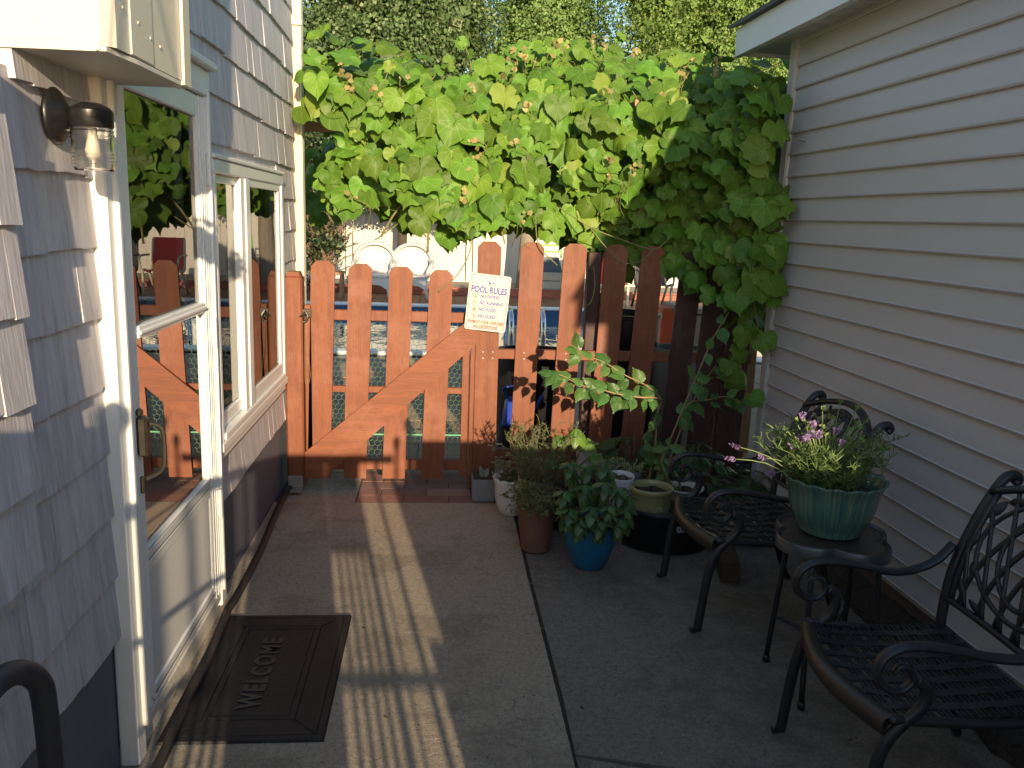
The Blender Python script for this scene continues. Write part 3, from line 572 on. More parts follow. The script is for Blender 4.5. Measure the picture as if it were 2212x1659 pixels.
text('SWIM AT YOUR OWN RISK', .0225, .002, -.102, RED, .67, bold=.0008); text('NO EXCEPTIONS', .0225, .002, -.125, RED, .72, bold=.0007)
def circ(cx, cz, r, n=24): return [(cx+r*math.cos(2*math.pi*i/n), cz+r*math.sin(2*math.pi*i/n)) for i in range(n)]
def bar(x0, z0, x1, z1, t=.0016):
    d = math.hypot(x1-x0, z1-z0); nx, nz = -(z1-z0)/d*t/2, (x1-x0)/d*t/2; return [(x0+nx, z0+nz), (x1+nx, z1+nz), (x1-nx, z1-nz), (x0-nx, z0-nz)]
for i, (z, s_) in enumerate(rows):
    cx = -.066; ps = [bar(cx-.008, z+.008, cx+.008, z-.008, .0013)]
    if i == 0: ps += [circ(cx+.003, z+.006, .0018, 8), bar(cx+.002, z+.004, cx-.002, z-.003, .002), bar(cx+.001, z+.001, cx+.005, z-.001, .0013), [(cx-.008, z-.006), (cx+.008, z-.006), (cx+.005, z-.009), (cx-.005, z-.009)]]
    if i == 1: ps += [circ(cx+.001, z+.0065, .0018, 8), bar(cx, z+.004, cx-.001, z-.001, .0022), bar(cx-.001, z, cx+.004, z-.006, .0015), bar(cx-.001, z, cx-.006, z-.004, .0015), bar(cx, z+.003, cx+.005, z+.001, .0013), bar(cx, z+.003, cx-.005, z+.004, .0013)]
    if i == 2: ps += [[(cx-.007, z-.004), (cx+.007, z-.004), (cx+.005, z-.007), (cx-.005, z-.007)], [(cx-.003, z-.003), (cx+.006, z-.003), (cx+.005, z+.002), (cx, z+.004), (cx-.003, z+.001)], bar(cx+.003, z, cx+.005, z+.006, .0015)]
    if i == 3: ps += [[(cx+.001, z-.007), (cx+.005, z-.007), (cx+.005, z+.001), (cx+.004, z+.007), (cx+.002, z+.007), (cx+.001, z+.001)], bar(cx-.005, z-.006, cx-.002, z-.001, .002), bar(cx-.006, z+.001, cx-.003, z+.001, .0015)]
    signmesh('pictogram', ps, RED, -.0011, -.0001, sign, [(circ(cx, z, .0135), circ(cx, z, .0119))])
z = .098
signmesh('swimmer', [circ(.017, z+.004, .0045, 12), [(-.018, z+.011), (-.012, z+.0125), (-.003, z+.010), (.004, z+.005), (.010, z-.001), (.004, z-.004), (-.010, z-.003), (-.004, z+.003), (-.008, z+.008), (-.017, z+.0092)]], BLUE, -.0011, -.0001, sign)
for dz in (-.007, -.0105):
    pts = [(-.02+.04*i/16, z+dz+.0014*math.sin(i*1.2)) for i in range(17)]; signmesh('wave', [[a for a in pts]+[(x, zz-.0009) for x, zz in pts[::-1]]], BLUE, -.0010, -.0001, sign)
for x, zz in ((0, SH/2-.012), (-SW/2+.008, SH/2-.006), (SW/2-.008, SH/2-.006), (0, -SH/2+.009), (-SW/2+.010, -SH/2+.008)):
    g = G(); g.tube([(x, -.0025, zz), (x, .0, zz)], .0028, 8); me = bpy.data.meshes.new('screw'); me.from_pydata(g.v, [], g.f); o = bpy.data.objects.new('screw', me); me.materials.append(GALV); C.objects.link(o); o.parent = sign
# ------------------------------------------------------------ pergola that carries the vine
perg = thing('pergola', 'weathered timber pergola frame almost hidden under the grapevine', 'pergola', (.5, 5.2, 0))
PW = wood_mat('pergola_wood', (.42, .26, .14))
g = G(); g.box((-.98, 5.0, 1.872), (3.4, 5.04, 1.93), 0, .004); g.build('beam', PW, perg)
g = G(); g.box((-.98, 6.4, 2.02), (3.4, 6.44, 2.12), 0, .004); g.build('beam', PW, perg)
for x in (-.95, 1.95):
    for y in (5.04, 6.44):
        if x < 0 and y > 6: x = -1.5
        g = G(); g.box((x-.045, y, 0), (x+.045, y+.09, 2.3), 0, .005); g.build('post', PW, perg)
for x in (-.55, -.02, .5, 1.05, 1.6, 2.3):
    g = G(); g.box((x, 4.72, 2.03 if x > -.3 else 1.931), (x+.038, 6.9, 2.09 if x > -.3 else 1.975), 0, .003); g.build('rafter', PW, perg)
# ------------------------------------------------------------ grapevine
OUT = [(-.69, 2.22), (-.59, 2.14), (-.45, 2.09), (-.25, 2.21), (-.08, 2.19), (.1, 2.18), (.24, 2.27), (.4, 2.29), (.68, 2.33), (.88, 2.27), (1.04, 2.26), (1.24, 2.21), (1.44, 2.20), (1.56, 2.24), (1.74, 2.22), (1.76, 1.85), (1.83, 1.68), (1.88, 1.3), (1.82, .95),
       (1.78, .45), (1.69, .43), (1.60, .46), (1.56, .75), (1.42, 1.0), (1.22, 1.2), (.86, 1.25), (.61, 1.35), (.43, 1.41), (.17, 1.36), (.03, 1.27), (-.01, 1.42), (-.17, 1.39), (-.36, 1.48), (-.45, 1.42), (-.57, 1.47), (-.60, 1.61), (-.47, 1.76), (-.56, 1.88), (-.69, 1.9)]
OUT = [(x, z-(.055 if x > .2 else .085)+.05*max(0, 1-abs(x-.65)/.4) if z > 2.0 else z) for x, z in OUT]
def inside(x, z, P=OUT):
    c = False; n = len(P)
    for i in range(n):
        (x1, z1), (x2, z2) = P[i], P[(i+1) % n]
        if (z1 > z) != (z2 > z) and x < (x2-x1)*(z-z1)/(z2-z1)+x1: c = not c
    return c
def vdepth(x, z):
    d = 4.42+.07*math.sin(x*5.1+z*3)+.06*math.sin(z*7.3-x*2.2)
    if x > 1.3: k = min(1, (x-1.3)/.35); k = k*k*(3-2*k); d = d*(1-k)+4.00*k
    if z > 2.0 and x < 1.5: d += (z-2.0)*1.1
    if x < -.35: d += .12
    return d
def place(x, z, d): s_ = d/4.45; return (x*s_, d, 1.43+(z-1.43)*s_)
sets = {i: ([], [], [], []) for i in range(len(GL))}
def addleaf(p, nv, tip, s_, k=None):
    k = rnd.randrange(len(GL)) if k is None else k; a = sets[k]; a[0].append(p); a[1].append(nv); a[2].append(tip); a[3].append(s_)
tendr = G(); stem = G()
def scatter_front(count, d0, d1, smin, smax, dens=lambda x, z: 1):
    n = 0
    while n < count:
        x, z = rnd.uniform(-.72, 1.9), rnd.uniform(.42, 2.36)
        if not inside(x, z) or rnd.random() > dens(x, z): continue
        d = vdepth(x, z)+rnd.uniform(d0, d1); p = place(x, z, d); s_ = rnd.uniform(smin, smax)
        if rnd.random() < .10: s_ *= .45
        a = rnd.gauss(0, .75); nv = (rnd.gauss(-.03, .38), -1+rnd.gauss(0, .1), rnd.gauss(.38 if z < 2.05 else .85, .36)); tip = (math.sin(a), rnd.uniform(-.5, .1), -math.cos(a))
        # keep the leaf's body round its point, not hung from it
        t = Vector(tip).normalized(); addleaf(tuple(Vector(p)-t*s_*.4), nv, tip, s_); n += 1
def dn(x, z):
    if z < 1.35 and x < .1: return .6
    if x > 1.15 and z < 1.25: return .26 if z < 1.0 else .5
    return 1
scatter_front(660, -.12, .06, .070, .138, dn)
scatter_front(400, .12, .34, .08, .14, dn)
scatter_front(420, .26, .7, .09, .15, lambda x, z: 1 if z > 1.3 else .12)
# named large leaves at the lower edge
for x, z, s_, a in ((.10, 1.40, .20, .25), (-.02, 1.42, .15, -.2), (.27, 1.44, .15, .1), (.45, 1.46, .14, .0), (.33, 1.38, .10, .5), (.78, 1.40, .15, -.3), (.88, 1.28, .12, .2), (-.10, 1.60, .17, .1), (-.33, 1.62, .15, .15), (-.62, 2.0, .15, .1), (-.02, 1.9, .18, .2), (.05, 1.80, .18, -.3), (.8, 1.2, .10, .2), (-.64, 2.12, .11, .9),
                    (1.62, .98, .14, .2), (1.66, .78, .12, -.4), (1.80, 1.22, .16, .1), (1.83, 1.05, .15, 1.0), (1.55, 1.12, .13, .3), (1.62, .62, .12, .5), (1.72, 1.45, .16, -.2)):
    p = place(x, z+.02, vdepth(x, z)-.10); addleaf((p[0]-math.sin(a)*s_*.3, p[1], p[2]+s_*.45), (rnd.gauss(0, .2), -1, rnd.uniform(.1, .4)), (math.sin(a), -.1, -math.cos(a)), s_*.76)
# canopy over the pergola and a sparse left fringe
for i in range(900):
    x, y = rnd.uniform(-.9, 3.3), rnd.uniform(4.7, 6.9); z = 2.13+.10*math.sin(x*3+y*2)+rnd.uniform(-.14, .16)
    a = rnd.uniform(0, 6.28); addleaf((x, y, z), (rnd.gauss(0, .35), rnd.gauss(-.4, .3), 1), (math.sin(a), math.cos(a), -.4), rnd.uniform(.09, .15))
for i in range(110):
    x, z = rnd.uniform(-.95, -.5), rnd.uniform(1.45, 2.3)
    if z < 1.97: continue
    addleaf((x, rnd.uniform(4.95, 5.5), z), (rnd.gauss(0, .4), -1, rnd.uniform(0, .6)), (rnd.gauss(0, .5), -.2, -1), rnd.uniform(.07, .13))
for i in range(60):
    addleaf((rnd.uniform(-1.5, -.8), rnd.uniform(6.8, 7.3), rnd.uniform(1.4, 2.0)), (rnd.gauss(0, .4), -1, rnd.uniform(0, .6)), (rnd.gauss(0, .5), -.2, -1), rnd.uniform(.08, .14))
for i in range(260):   # curtain behind the fence's right half
    x, z = rnd.uniform(.95, 2.6), rnd.uniform(.95, 2.1)
    if z < 1.2 and rnd.random() < .75: continue
    addleaf((x, rnd.uniform(4.6, 5.3), z), (rnd.gauss(0, .4), -1, rnd.uniform(0, .6)), (rnd.gauss(0, .5), -.2, -1), rnd.uniform(.09, .15))
vine = thing('grapevine', 'large leafy green grapevine covering the top of fence and pergola', 'vine', (.5, 4.6, 0))
GRM = leaf_mat('grape_leaf', (.100, .200, .022), young=((.22, .29, .05), .955), isl=.38, trans=.16, rough=.5, spec=.28)
join_leaves('foliage', [(GL[k], *v) for k, v in sets.items()], GRM, vine)
# young bronze shoots, tendrils, canes
yl = [[], [], [], []]; shoots = [[], [], [], []]
for i in range(34):
    x = rnd.uniform(-.55, 1.5); top = rnd.random() < .55
    z = (2.06+.10*math.sin(x*2.2-.5)+rnd.uniform(0, .12)) if top else rnd.uniform(1.35, 2.1); d = vdepth(x, z)-.12; p = Vector(place(x, z, d))
    q = [p+Vector((0, .1, -.12)), p+Vector((rnd.uniform(-.02, .02), .03, -.05)), p+Vector((rnd.uniform(-.03, .03), -.01, .0)), p+Vector((rnd.uniform(-.06, .06), -.02, .04))]
    stem.tube(crom(q, 4), [.0022]*9+[.0022, .002, .0016, .001], 5)
    for j in range(rnd.randint(3, 5)): yl[0].append(tuple(q[3]+Vector((rnd.gauss(0, .014), rnd.gauss(0, .01), rnd.gauss(0, .014))))); yl[1].append((rnd.gauss(0, .6), -1, rnd.gauss(.2, .5))); yl[2].append((rnd.gauss(0, 1), rnd.gauss(0, .3), rnd.gauss(0, 1))); yl[3].append(rnd.uniform(.012, .028))
    if rnd.random() < .8:
        a0 = rnd.uniform(0, 6.28); L = rnd.uniform(.08, .2); pts = [q[2]+Vector((L*t*math.cos(a0)+.012*math.sin(t*9), -.02*t, -L*t*abs(math.sin(a0))-.012*math.cos(t*9))) for t in np.linspace(0, 1, 14)]
        stem.tube(pts, .0011, 4)
leaves('young_foliage', GL[2], yl[0], yl[1], yl[2], yl[3], leaf_mat('young_leaf', (.36, .30, .12), isl=.45, trans=.3, veins=False), vine)
for pts in ([(.02, 4.45, 1.75), (.1, 4.35, 1.5), (.2, 4.28, 1.36)], [(.13, 4.3, 1.5), (.16, 4.27, 1.3), (.10, 4.27, 1.15), (.0, 4.28, 1.05)], [(.6, 4.4, 1.5), (.75, 4.25, 1.40), (.92, 4.22, 1.34), (1.08, 4.22, 1.30), (1.16, 4.22, 1.36)], [(.75, 4.25, 1.40), (.84, 4.24, 1.3), (.93, 4.24, 1.22)],
            [(1.08, 4.22, 1.30), (1.02, 4.22, 1.24), (.96, 4.22, 1.23)], [(1.4, 4.2, 1.75), (1.52, 4.0, 1.80), (1.63, 3.9, 1.83), (1.74, 3.88, 1.80)], [(1.4, 4.2, 2.1), (1.52, 4.05, 2.16), (1.6, 4.0, 2.2)], [(1.5, 4.15, 1.5), (1.56, 4.1, 1.2), (1.6, 4.08, .95), (1.66, 4.0, .8)],
            [(.48, 4.3, 1.45), (.50, 4.27, 1.3), (.6, 4.27, 1.2)], [(.79, 4.29, 1.2), (.80, 4.28, 1.1), (.785, 4.28, 1.02), (.76, 4.28, 1.0)]):
    stem.tube(crom(pts, 6), .0028, 6)
for i in range(46):
    x, z = rnd.uniform(-.3, 1.5), rnd.uniform(1.5, 2.15); d = vdepth(x, z)+.05; p = Vector(place(x, z, d)); v_ = Vector((rnd.gauss(0, .13), rnd.uniform(-.02, .1), rnd.uniform(-.35, -.1))); stem.tube(crom([p, p+v_*.5+Vector((rnd.gauss(0, .03), 0, 0)), p+v_], 4), rnd.choice([.003, .004, .006]), 6)
stem.tube(crom([(1.62, 4.5, -.05), (1.55, 4.5, .5), (1.6, 4.5, 1.1), (1.4, 4.6, 1.7), (1.0, 4.9, 2.05), (.2, 5.0, 2.1), (-.5, 5.1, 2.05)], 6), .022, 8)
for x0, z0, dx, dz in ((-.3, 2.1, .10, .14), (.15, 2.16, -.06, .16), (.45, 2.24, .12, .10), (.8, 2.24, .10, .15), (1.0, 2.22, .16, .10), (1.2, 2.16, .14, .16), (-.55, 2.05, -.04, .16), (-.1, 2.12, .12, .08)):
    b = Vector(place(x0, z0-.08, 4.65)); e = Vector(place(x0+dx, z0+dz*.8, 4.6)); q = crom([b, b.lerp(e, .5)+Vector((rnd.gauss(0, .02), 0, .03)), e, e+Vector((dx*.3, 0, -.03))], 6); stem.tube(q, [.0034-.002*i/len(q) for i in range(len(q))], 5)
    for j in range(7, len(q), 3): shoots[0].append(tuple(q[j])); shoots[1].append((rnd.gauss(0, .4), -1, rnd.uniform(0, .8))); shoots[2].append((rnd.gauss(0, .8), -.2, rnd.uniform(-1, .3))); shoots[3].append(.075*(1-.6*j/len(q))*rnd.uniform(.7, 1.2))
leaves('shoot_foliage', GL[1], *shoots, GRM, vine)
stem.build('stem', M1('vine_stem', (.20, .19, .07), .7, .3, 30), vine, True)
# ------------------------------------------------------------ wall lamp
lamp = thing('wall_lamp', 'black wall lamp with ribbed clear glass jar beside the storm door', 'wall lamp', (-.775, 1.83, 1.60))
ax = Matrix.Rotation(R_(90), 4, 'Y')
g = G(); g.lathe([(.0, 0), (.055, 0), (.056, .006), (.050, .012), (.040, .016), (.022, .030), (.012, .034), (.0, .035)], (-.778, 1.83, 1.60), 28, axis=ax); g.build('base', BLACKM, lamp, True)
g = G(); g.tube(crom([(-.745, 1.83, 1.598), (-.73, 1.83, 1.598), (-.722, 1.83, 1.602)], 4), .013, 10); g.tube([(-.76, 1.825, 1.572), (-.742, 1.825, 1.572)], .005, 8); g.build('arm', BLACKM, lamp, True)
JX, JY = -.705, 1.83
g = G(); g.lathe([(.0, 1.628), (.020, 1.6275), (.036, 1.619), (.042, 1.612), (.042, 1.583), (.040, 1.580), (.0, 1.579)], (JX, JY, 0), 32); g.build('cap', BLACKM, lamp, 40)
prof = [(.036, 1.581)]
for i in range(70):
    z = 1.578-.083*i/69; rib = .0022*abs(math.sin(i*math.pi/6.0)) if (i < 18 or i > 34) else .0004; r_ = .0395+rib
    if i > 60: r_ = min(r_, .041-.0006*(i-60))
    prof.append((r_, z))
prof += [(.030, 1.4945), (.0, 1.4945)]
m, t, p = newmat('jar_glass'); p.inputs['Base Color'].default_value = (.98, .96, .9, 1); p.inputs['Transmission Weight'].default_value = 1; p.inputs['Roughness'].default_value = .02; p.inputs['IOR'].default_value = 1.45
inner = [(r_-.0028, z) for r_, z in prof if z > 1.499][::-1]
g = G(); g.lathe(prof+[(.0, 1.4975), (.030, 1.4975)]+inner, (JX, JY, 0), 40, close=False); g.build('glass_jar', m, lamp, True)
g = G(); g.lathe([(.0, 1.578), (.009, 1.578), (.010, 1.560), (.013, 1.548), (.016, 1.535), (.013, 1.522), (.006, 1.515), (.0, 1.514)], (JX, JY, 0), 18); g.build('bulb', M1('bulb_glass', (.75, .72, .66), .2, .03), lamp, True)
# ------------------------------------------------------------ welcome mat
mat_ = thing('doormat', 'black rubber WELCOME doormat in front of the storm door', 'doormat', (-.515, 2.47, 0)); MX0, MX1, MY0, MY1 = -.742, -.293, 2.10, 2.842
def inset(d): return (MX0+d, MY0+d, MX1-d, MY1-d)
g = G()
def frustum(g, o, i, z0, z1):
    k = len(g.v); g.v += [(o[0], o[1], z0), (o[2], o[1], z0), (o[2], o[3], z0), (o[0], o[3], z0), (i[0], i[1], z1), (i[2], i[1], z1), (i[2], i[3], z1), (i[0], i[3], z1)]
    g.f += [(k+a, k+(a+1) % 4, k+4+(a+1) % 4, k+4+a) for a in range(4)]
    return k+4
frustum(g, inset(0), inset(.004), 0, .007); frustum(g, inset(.004), inset(.022), .007, .0085); frustum(g, inset(.022), inset(.024), .0085, .0065); frustum(g, inset(.024), inset(.026), .0065, .0085)
frustum(g, inset(.026), inset(.092), .0085, .0105); frustum(g, inset(.092), inset(.094), .0105, .0075); frustum(g, inset(.094), inset(.097), .0075, .0105); frustum(g, inset(.097), inset(.112), .0105, .0115); frustum(g, inset(.112), inset(.115), .0115, .0080); k = frustum(g, inset(.115), inset(.118), .0080, .0100)
g.f.append((k, k+1, k+2, k+3)); g.f.append((3, 2, 1, 0))
for (cx, sx), (cy, sy) in [((MX0, 1), (MY0, 1)), ((MX1, -1), (MY0, 1)), ((MX0, 1), (MY1, -1)), ((MX1, -1), (MY1, -1))]:
    g.tube([(cx+sx*.026, cy+sy*.026, .0085), (cx+sx*.092, cy+sy*.092, .0105)], .0018, 6)
g.build('mat', RUBBER, mat_, 30)
c_ = bpy.data.curves.new('t', 'FONT'); c_.body = 'WELCOME'; c_.size = .088; c_.align_x = 'CENTER'; c_.align_y = 'CENTER'; c_.extrude = .0022; c_.space_character = 1.2; c_.offset = .0028
o = bpy.data.objects.new('t', c_); C.objects.link(o); dg = bpy.context.evaluated_depsgraph_get(); me = bpy.data.meshes.new_from_object(o.evaluated_get(dg)); bpy.data.objects.remove(o)
co = np.empty(len(me.vertices)*3); me.vertices.foreach_get('co', co); co = co.reshape(-1, 3); x_, y_, z_ = co.T
me.vertices.foreach_set('co', np.c_[-y_-.53+.0, x_*.86+2.455, z_+.0108].ravel()); me.update(); o = bpy.data.objects.new('lettering', me); me.materials.clear(); me.materials.append(M1('highlight_rubber', (.019, .019, .019), .5, .4, 30)); C.objects.link(o); o.parent = mat_; o.matrix_parent_inverse = Matrix.Translation(-Vector(mat_.location))  # letter edge highlights put into a lighter colour of the same rubber
# ------------------------------------------------------------ hose along the wall
g = G(); hp = crom([(-.755, 4.3, .012), (-.76, 4.1, .012), (-.752, 3.8, .012), (-.735, 3.44, .012), (-.73, 3.04, .012), (-.735, 2.87, .014), (-.728, 2.8, .024), (-.712, 2.53, .026), (-.708, 2.27, .026), (-.703, 2.13, .026), (-.70, 2.05, .014), (-.70, 1.9, .012), (-.69, 1.2, .012), (-.66, .2, .012), (-.6, -1, .012)], 6)
g.tube(hp, .015, 10, flat=.62, upv=(0, 0, 1)); hose = g.build('garden_hose', M1('old_hose', (.022, .019, .017), .6, .5, 18, bs=.5), None, True, loc=(-.73, 3.0, 0)); tag(hose, 'dark flat hose running along the house wall and over the doormat', 'hose')
g = G(); g.tube(crom([(-.70, .7, .66), (-.695, 1.05, .672), (-.695, 1.22, .672), (-.695, 1.33, .662), (-.695, 1.415, .60), (-.695, 1.435, .52), (-.695, 1.44, .3), (-.695, 1.44, -.05)], 6), .021, 12)
cp = g.build('conduit_pipe', M1('conduit_paint', (.032, .034, .044), .6, .15), None, True, loc=(-.70, 1.4, 0)); tag(cp, 'dark grey painted pipe bending down the foundation left of the storm door', 'pipe')
# ------------------------------------------------------------ pots
def pot(name, label, c, prof, mat, fn=None, soil=None, seg=40, group='potted plants by the fence', tilt=None, extra=None):
    o = thing(name, label, 'flower pot', c, group); T = Matrix.Rotation(tilt[0], 4, tilt[1]) if tilt else None
    g = G(); g.lathe(prof, c, seg, fn=fn, axis=T, close=False); g.build('pot', mat, o, True)
    if soil:
        r_, z = soil; g = G(); g.lathe([(r_, z-.012), (r_*.97, z), (r_*.6, z+.004), (r_*.3, z+.006), (.001, z+.004)], c, 24, fn=lambda a, i: (1, .004*math.sin(a*5+i*2)+.003*math.sin(a*11+i)), axis=T); g.build('soil', SOIL, o, True)
    return o
def glaze(n, col, rough=.18, amt=.12, st=(1, 1, 1), s=10): return M1(n, col, rough, amt, s, st, bs=.12, spec=.6)
# small grey trough by the post
tr_ = thing('planter_box', 'small grey plastic trough wedged at the fence post foot', 'planter', (.245, 4.14, 0), 'potted plants by the fence')
g = G(); g.prism([(.19, 0), (.30, 0), (.315, .115), (.185, .115)], 1, 4.09, 4.21); g.build('trough', M1('grey_plastic', (.20, .21, .22), .5, .15), tr_)
g = G(); g.box((.192, 4.095, .114), (.308, 4.205, .119)); g.build('soil', SOIL, tr_)
ps, nn, tt, ss = [], [], [], []
for i in range(14): ps.append((rnd.uniform(.2, .3), rnd.uniform(4.1, 4.2), .118)); nn.append((rnd.gauss(0, .5), -1, .6)); tt.append((rnd.gauss(0, .5), rnd.gauss(0, .3), .8)); ss.append(rnd.uniform(.02, .045))
leaves('foliage', OV, ps, nn, tt, ss, leaf_mat('grey_leaf', (.2, .25, .2), veins=False), tr_)
# leaf-mass helpers
def sprig_leaves(base, top, n, s_, spread, droop=.2):
    """leaves in pairs up a stem"""
    P, Nn, T, S = [], [], [], []; b, t = Vector(base), Vector(top); ax = (t-b)
    for i in range(n):
        f = (i+.5)/n; a = i*2.4+rnd.uniform(-.4, .4); d = Vector((math.cos(a), math.sin(a), rnd.uniform(-droop, .25))); P.append(tuple(b+ax*f)); T.append(tuple(d)); Nn.append((-d.x*.3*spread, -d.y*.3*spread-.1, 1)); S.append(s_*(1.15-.5*f)*rnd.uniform(.8, 1.2))
    return P, Nn, T, S
def cat(L): return [sum((list(x[i]) for x in L), []) for i in range(4)]
def needles(stems, per, s_, up=.9, name='foliage', mat=None, par=None, T=NEED):
    P, Nn, Tt, S = [], [], [], []
    for pts in stems:
        m_ = len(pts)
        for i in range(per):
            f = rnd.uniform(.08, 1)*(m_-1.001); k = int(f); q = Vector(pts[k]).lerp(Vector(pts[k+1]), f-k); a = rnd.uniform(0, 6.28); d = Vector((math.cos(a), math.sin(a), up+rnd.gauss(0, .3)))
            P.append(tuple(q)); Tt.append(tuple(d)); Nn.append((rnd.gauss(0, 1), rnd.gauss(0, 1), rnd.gauss(0, 1))); S.append(s_*rnd.uniform(.7, 1.2))
    return leaves(name, T, P, Nn, Tt, S, mat, par)
def stems(base, r, n, h0, h1, lean, wob_=.02):
    out = []
    for i in range(n):
        a = rnd.uniform(0, 6.28); q = Vector(base)+Vector((math.cos(a), math.sin(a), 0))*r*math.sqrt(rnd.random()); h = rnd.uniform(h0, h1); d = Vector((math.cos(a)*lean+rnd.gauss(0, lean*.4), math.sin(a)*lean+rnd.gauss(0, lean*.4), 1)); out.append([tuple(q+d*h*t+Vector((rnd.gauss(0, wob_)*t, rnd.gauss(0, wob_)*t, -.0))) for t in (0, .3, .6, .85, 1)])
    return out
def stemmesh(L, r_, mat, par, name='stems'):
    g = G(); [g.tube(crom(p, 2), r_, 5) for p in L]; return g.build(name, mat, par, True)
STEMM = M1('green_stem', (.12, .16, .05), .6, .2); BROWNST = M1('brown_stem', (.16, .12, .06), .7, .2)
# white scalloped pot with sage
def scal(n, amp, lift, i0):
    return lambda a, i: (1+amp*(abs(math.cos(a*n/2))-.6)*(1 if i >= i0 else .5), lift*abs(math.cos(a*n/2)) if i0 <= i <= i0+2 else 0)
o = pot('flower_pot', 'white scalloped pot of sage, leftmost beside the fence post', (.378, 3.93, 0), [(.001, 0), (.058, 0), (.062, .006), (.074, .03), (.084, .07), (.087, .12), (.090, .155), (.097, .178), (.094, .18), (.086, .155), (.080, .11), (.076, .08)], glaze('white_glaze', (.62, .60, .58)), scal(12, .05, .010, 7), (.082, .125))
P = cat([sprig_leaves((.40+rnd.gauss(0, .03), 3.93+rnd.gauss(0, .03), .13), (.40+rnd.gauss(0, .07), 3.93+rnd.gauss(0, .05), rnd.uniform(.24, .40)), 8, .055, 1) for _ in range(11)]); leaves('foliage', OV, *P, leaf_mat('sage_leaf', (.12, .17, .09), veins=True), o)
# terracotta with thyme, rosemary behind
o = pot('flower_pot', 'ribbed brown terracotta pot with trailing thyme in front of the white pot', (.445, 3.47, 0), [(.001, 0), (.060, 0), (.064, .004)]+[(.064+.022*(i/26)+(.0016 if i % 2 else 0), .008+.215*i/26) for i in range(27)]+[(.089, .232), (.092, .255), (.090, .262), (.084, .26), (.080, .22), (.08, .2)], M1('terracotta', (.16, .075, .05), .8, .3, 14, bs=.4), None, (.082, .245), 44)
L = stems((.45, 3.44, .245), .075, 80, .04, .13, .75)
L = [[(x, y, z-(.9*((x-.43)**2+(y-3.45)**2)**.5 if i > 1 else 0)*.75) for i, (x, y, z) in enumerate(p)] for p in L]
stemmesh(L, .0009, BROWNST, o); needles(L, 44, .011, .3, mat=leaf_mat('thyme_leaf', (.17, .19, .07), veins=False, isl=.4), par=o, T=OV)
o = pot('flower_pot', 'dull green pot of tall upright rosemary behind the thyme', (.47, 3.68, 0), [(.001, 0), (.07, 0), (.085, .22), (.092, .24), (.092, .262), (.086, .262), (.082, .22)], M1('olive_pot', (.16, .17, .12), .5, .2), None, (.082, .24))
L = stems((.475, 3.66, .24), .09, 62, .13, .285, .26, .015); ROS = leaf_mat('rosemary_leaf', (.15, .19, .085), veins=False, isl=.35)
stemmesh(L, .0015, BROWNST, o); needles(L, 60, .023, .9, mat=ROS, par=o)
# blue pot of basil
def weave(a, i): return (1+.004*math.sin(a*60)*(1 if 3 < i < 24 else 0), 0)
o = pot('flower_pot', 'glossy blue pot overflowing with basil at the front of the pots', (.652, 3.29, 0), [(.001, 0), (.058, 0), (.066, .005)]+[(.066+.046*math.sin(math.pi/2*min(1, (i/22)*1.15))**.9, .008+.185*i/22) for i in range(23)]+[(.114, .198), (.112, .202), (.106, .198), (.104, .17), (.104, .15)], glaze('blue_glaze', (.010, .125, .26), .28, .3, s=16), weave, (.104, .185), 96)
L = []; sm = []
BAS = leaf_mat('basil_leaf', (.060, .125, .035), isl=.28, rough=.36, trans=.15)
heads = [(.56, 3.27, .44), (.70, 3.30, .45), (.63, 3.33, .43), (.53, 3.22, .36), (.61, 3.20, .38), (.69, 3.20, .39), (.76, 3.25, .36), (.55, 3.17, .29), (.62, 3.14, .30), (.70, 3.15, .31), (.77, 3.19, .29), (.66, 3.13, .27), (.58, 3.15, .265), (.74, 3.16, .265), (.52, 3.22, .29), (.80, 3.26, .31), (.58, 3.34, .38), (.73, 3.36, .38), (.64, 3.26, .34)]
for hx, hy, hz in heads:
    hx += rnd.uniform(-.012, .012); hz += rnd.uniform(-.015, .015); b = (.647+(hx-.647)*.3, 3.28+(hy-3.28)*.3, .17); sm.append([b, ((b[0]+hx)/2, (b[1]+hy)/2, (b[2]+hz)/2+.01), (hx, hy, hz)])
    for j in range(15):
        a = j*2.4+rnd.uniform(-.3, .3); lay = j // 5; dz = (-.25, -.9, -1.6)[lay]; L.append(([(hx+.006*math.cos(a), hy+.006*math.sin(a), hz-.014*lay)], [(math.cos(a)*(.35+.5*lay), math.sin(a)*(.35+.5*lay)-.1, 1.0-.3*lay)], [(math.cos(a), math.sin(a), dz)], [rnd.uniform(.045, .06)+.010*lay]))
stemmesh(sm, .0028, STEMM, o); P = cat(L); leaves('foliage', OV, *P, BAS, o)
o = pot('flower_pot', 'dark pot with tall lit broad-leaf plant behind the basil', (.61, 3.74, 0), [(.001, 0), (.06, 0), (.075, .19), (.08, .2), (.078, .205), (.07, .2), (.07, .17)], M1('dark_pot', (.06, .06, .06), .5, .2), None, (.07, .19))
g = G(); L = []
for tx, ty, tz, s_ in ((.625, 3.60, .515, .105), (.56, 3.66, .47, .07), (.69, 3.66, .455, .085), (.53, 3.6, .38, .06), (.72, 3.62, .40, .065)):
    g.tube(crom([(.61, 3.74, .19), ((.61+tx)/2, (3.74+ty)/2+.01, (.19+tz)/2+.02), (tx, ty, tz)], 4), .0032, 6)
    for j in range(7): a = j*.9+rnd.uniform(-.2, .2); L.append(([(tx, ty, tz)], [(math.cos(a)*.9, math.sin(a)*.9-.4, .8)], [(math.cos(a), math.sin(a)-.1, -.35-.25*(j % 2))], [s_*rnd.uniform(.75, 1.1)]))
g.build('stems', STEMM, o, True); leaves('foliage', OV, *cat(L), leaf_mat('broad_leaf', (.10, .21, .03), isl=.12, trans=.25), o)
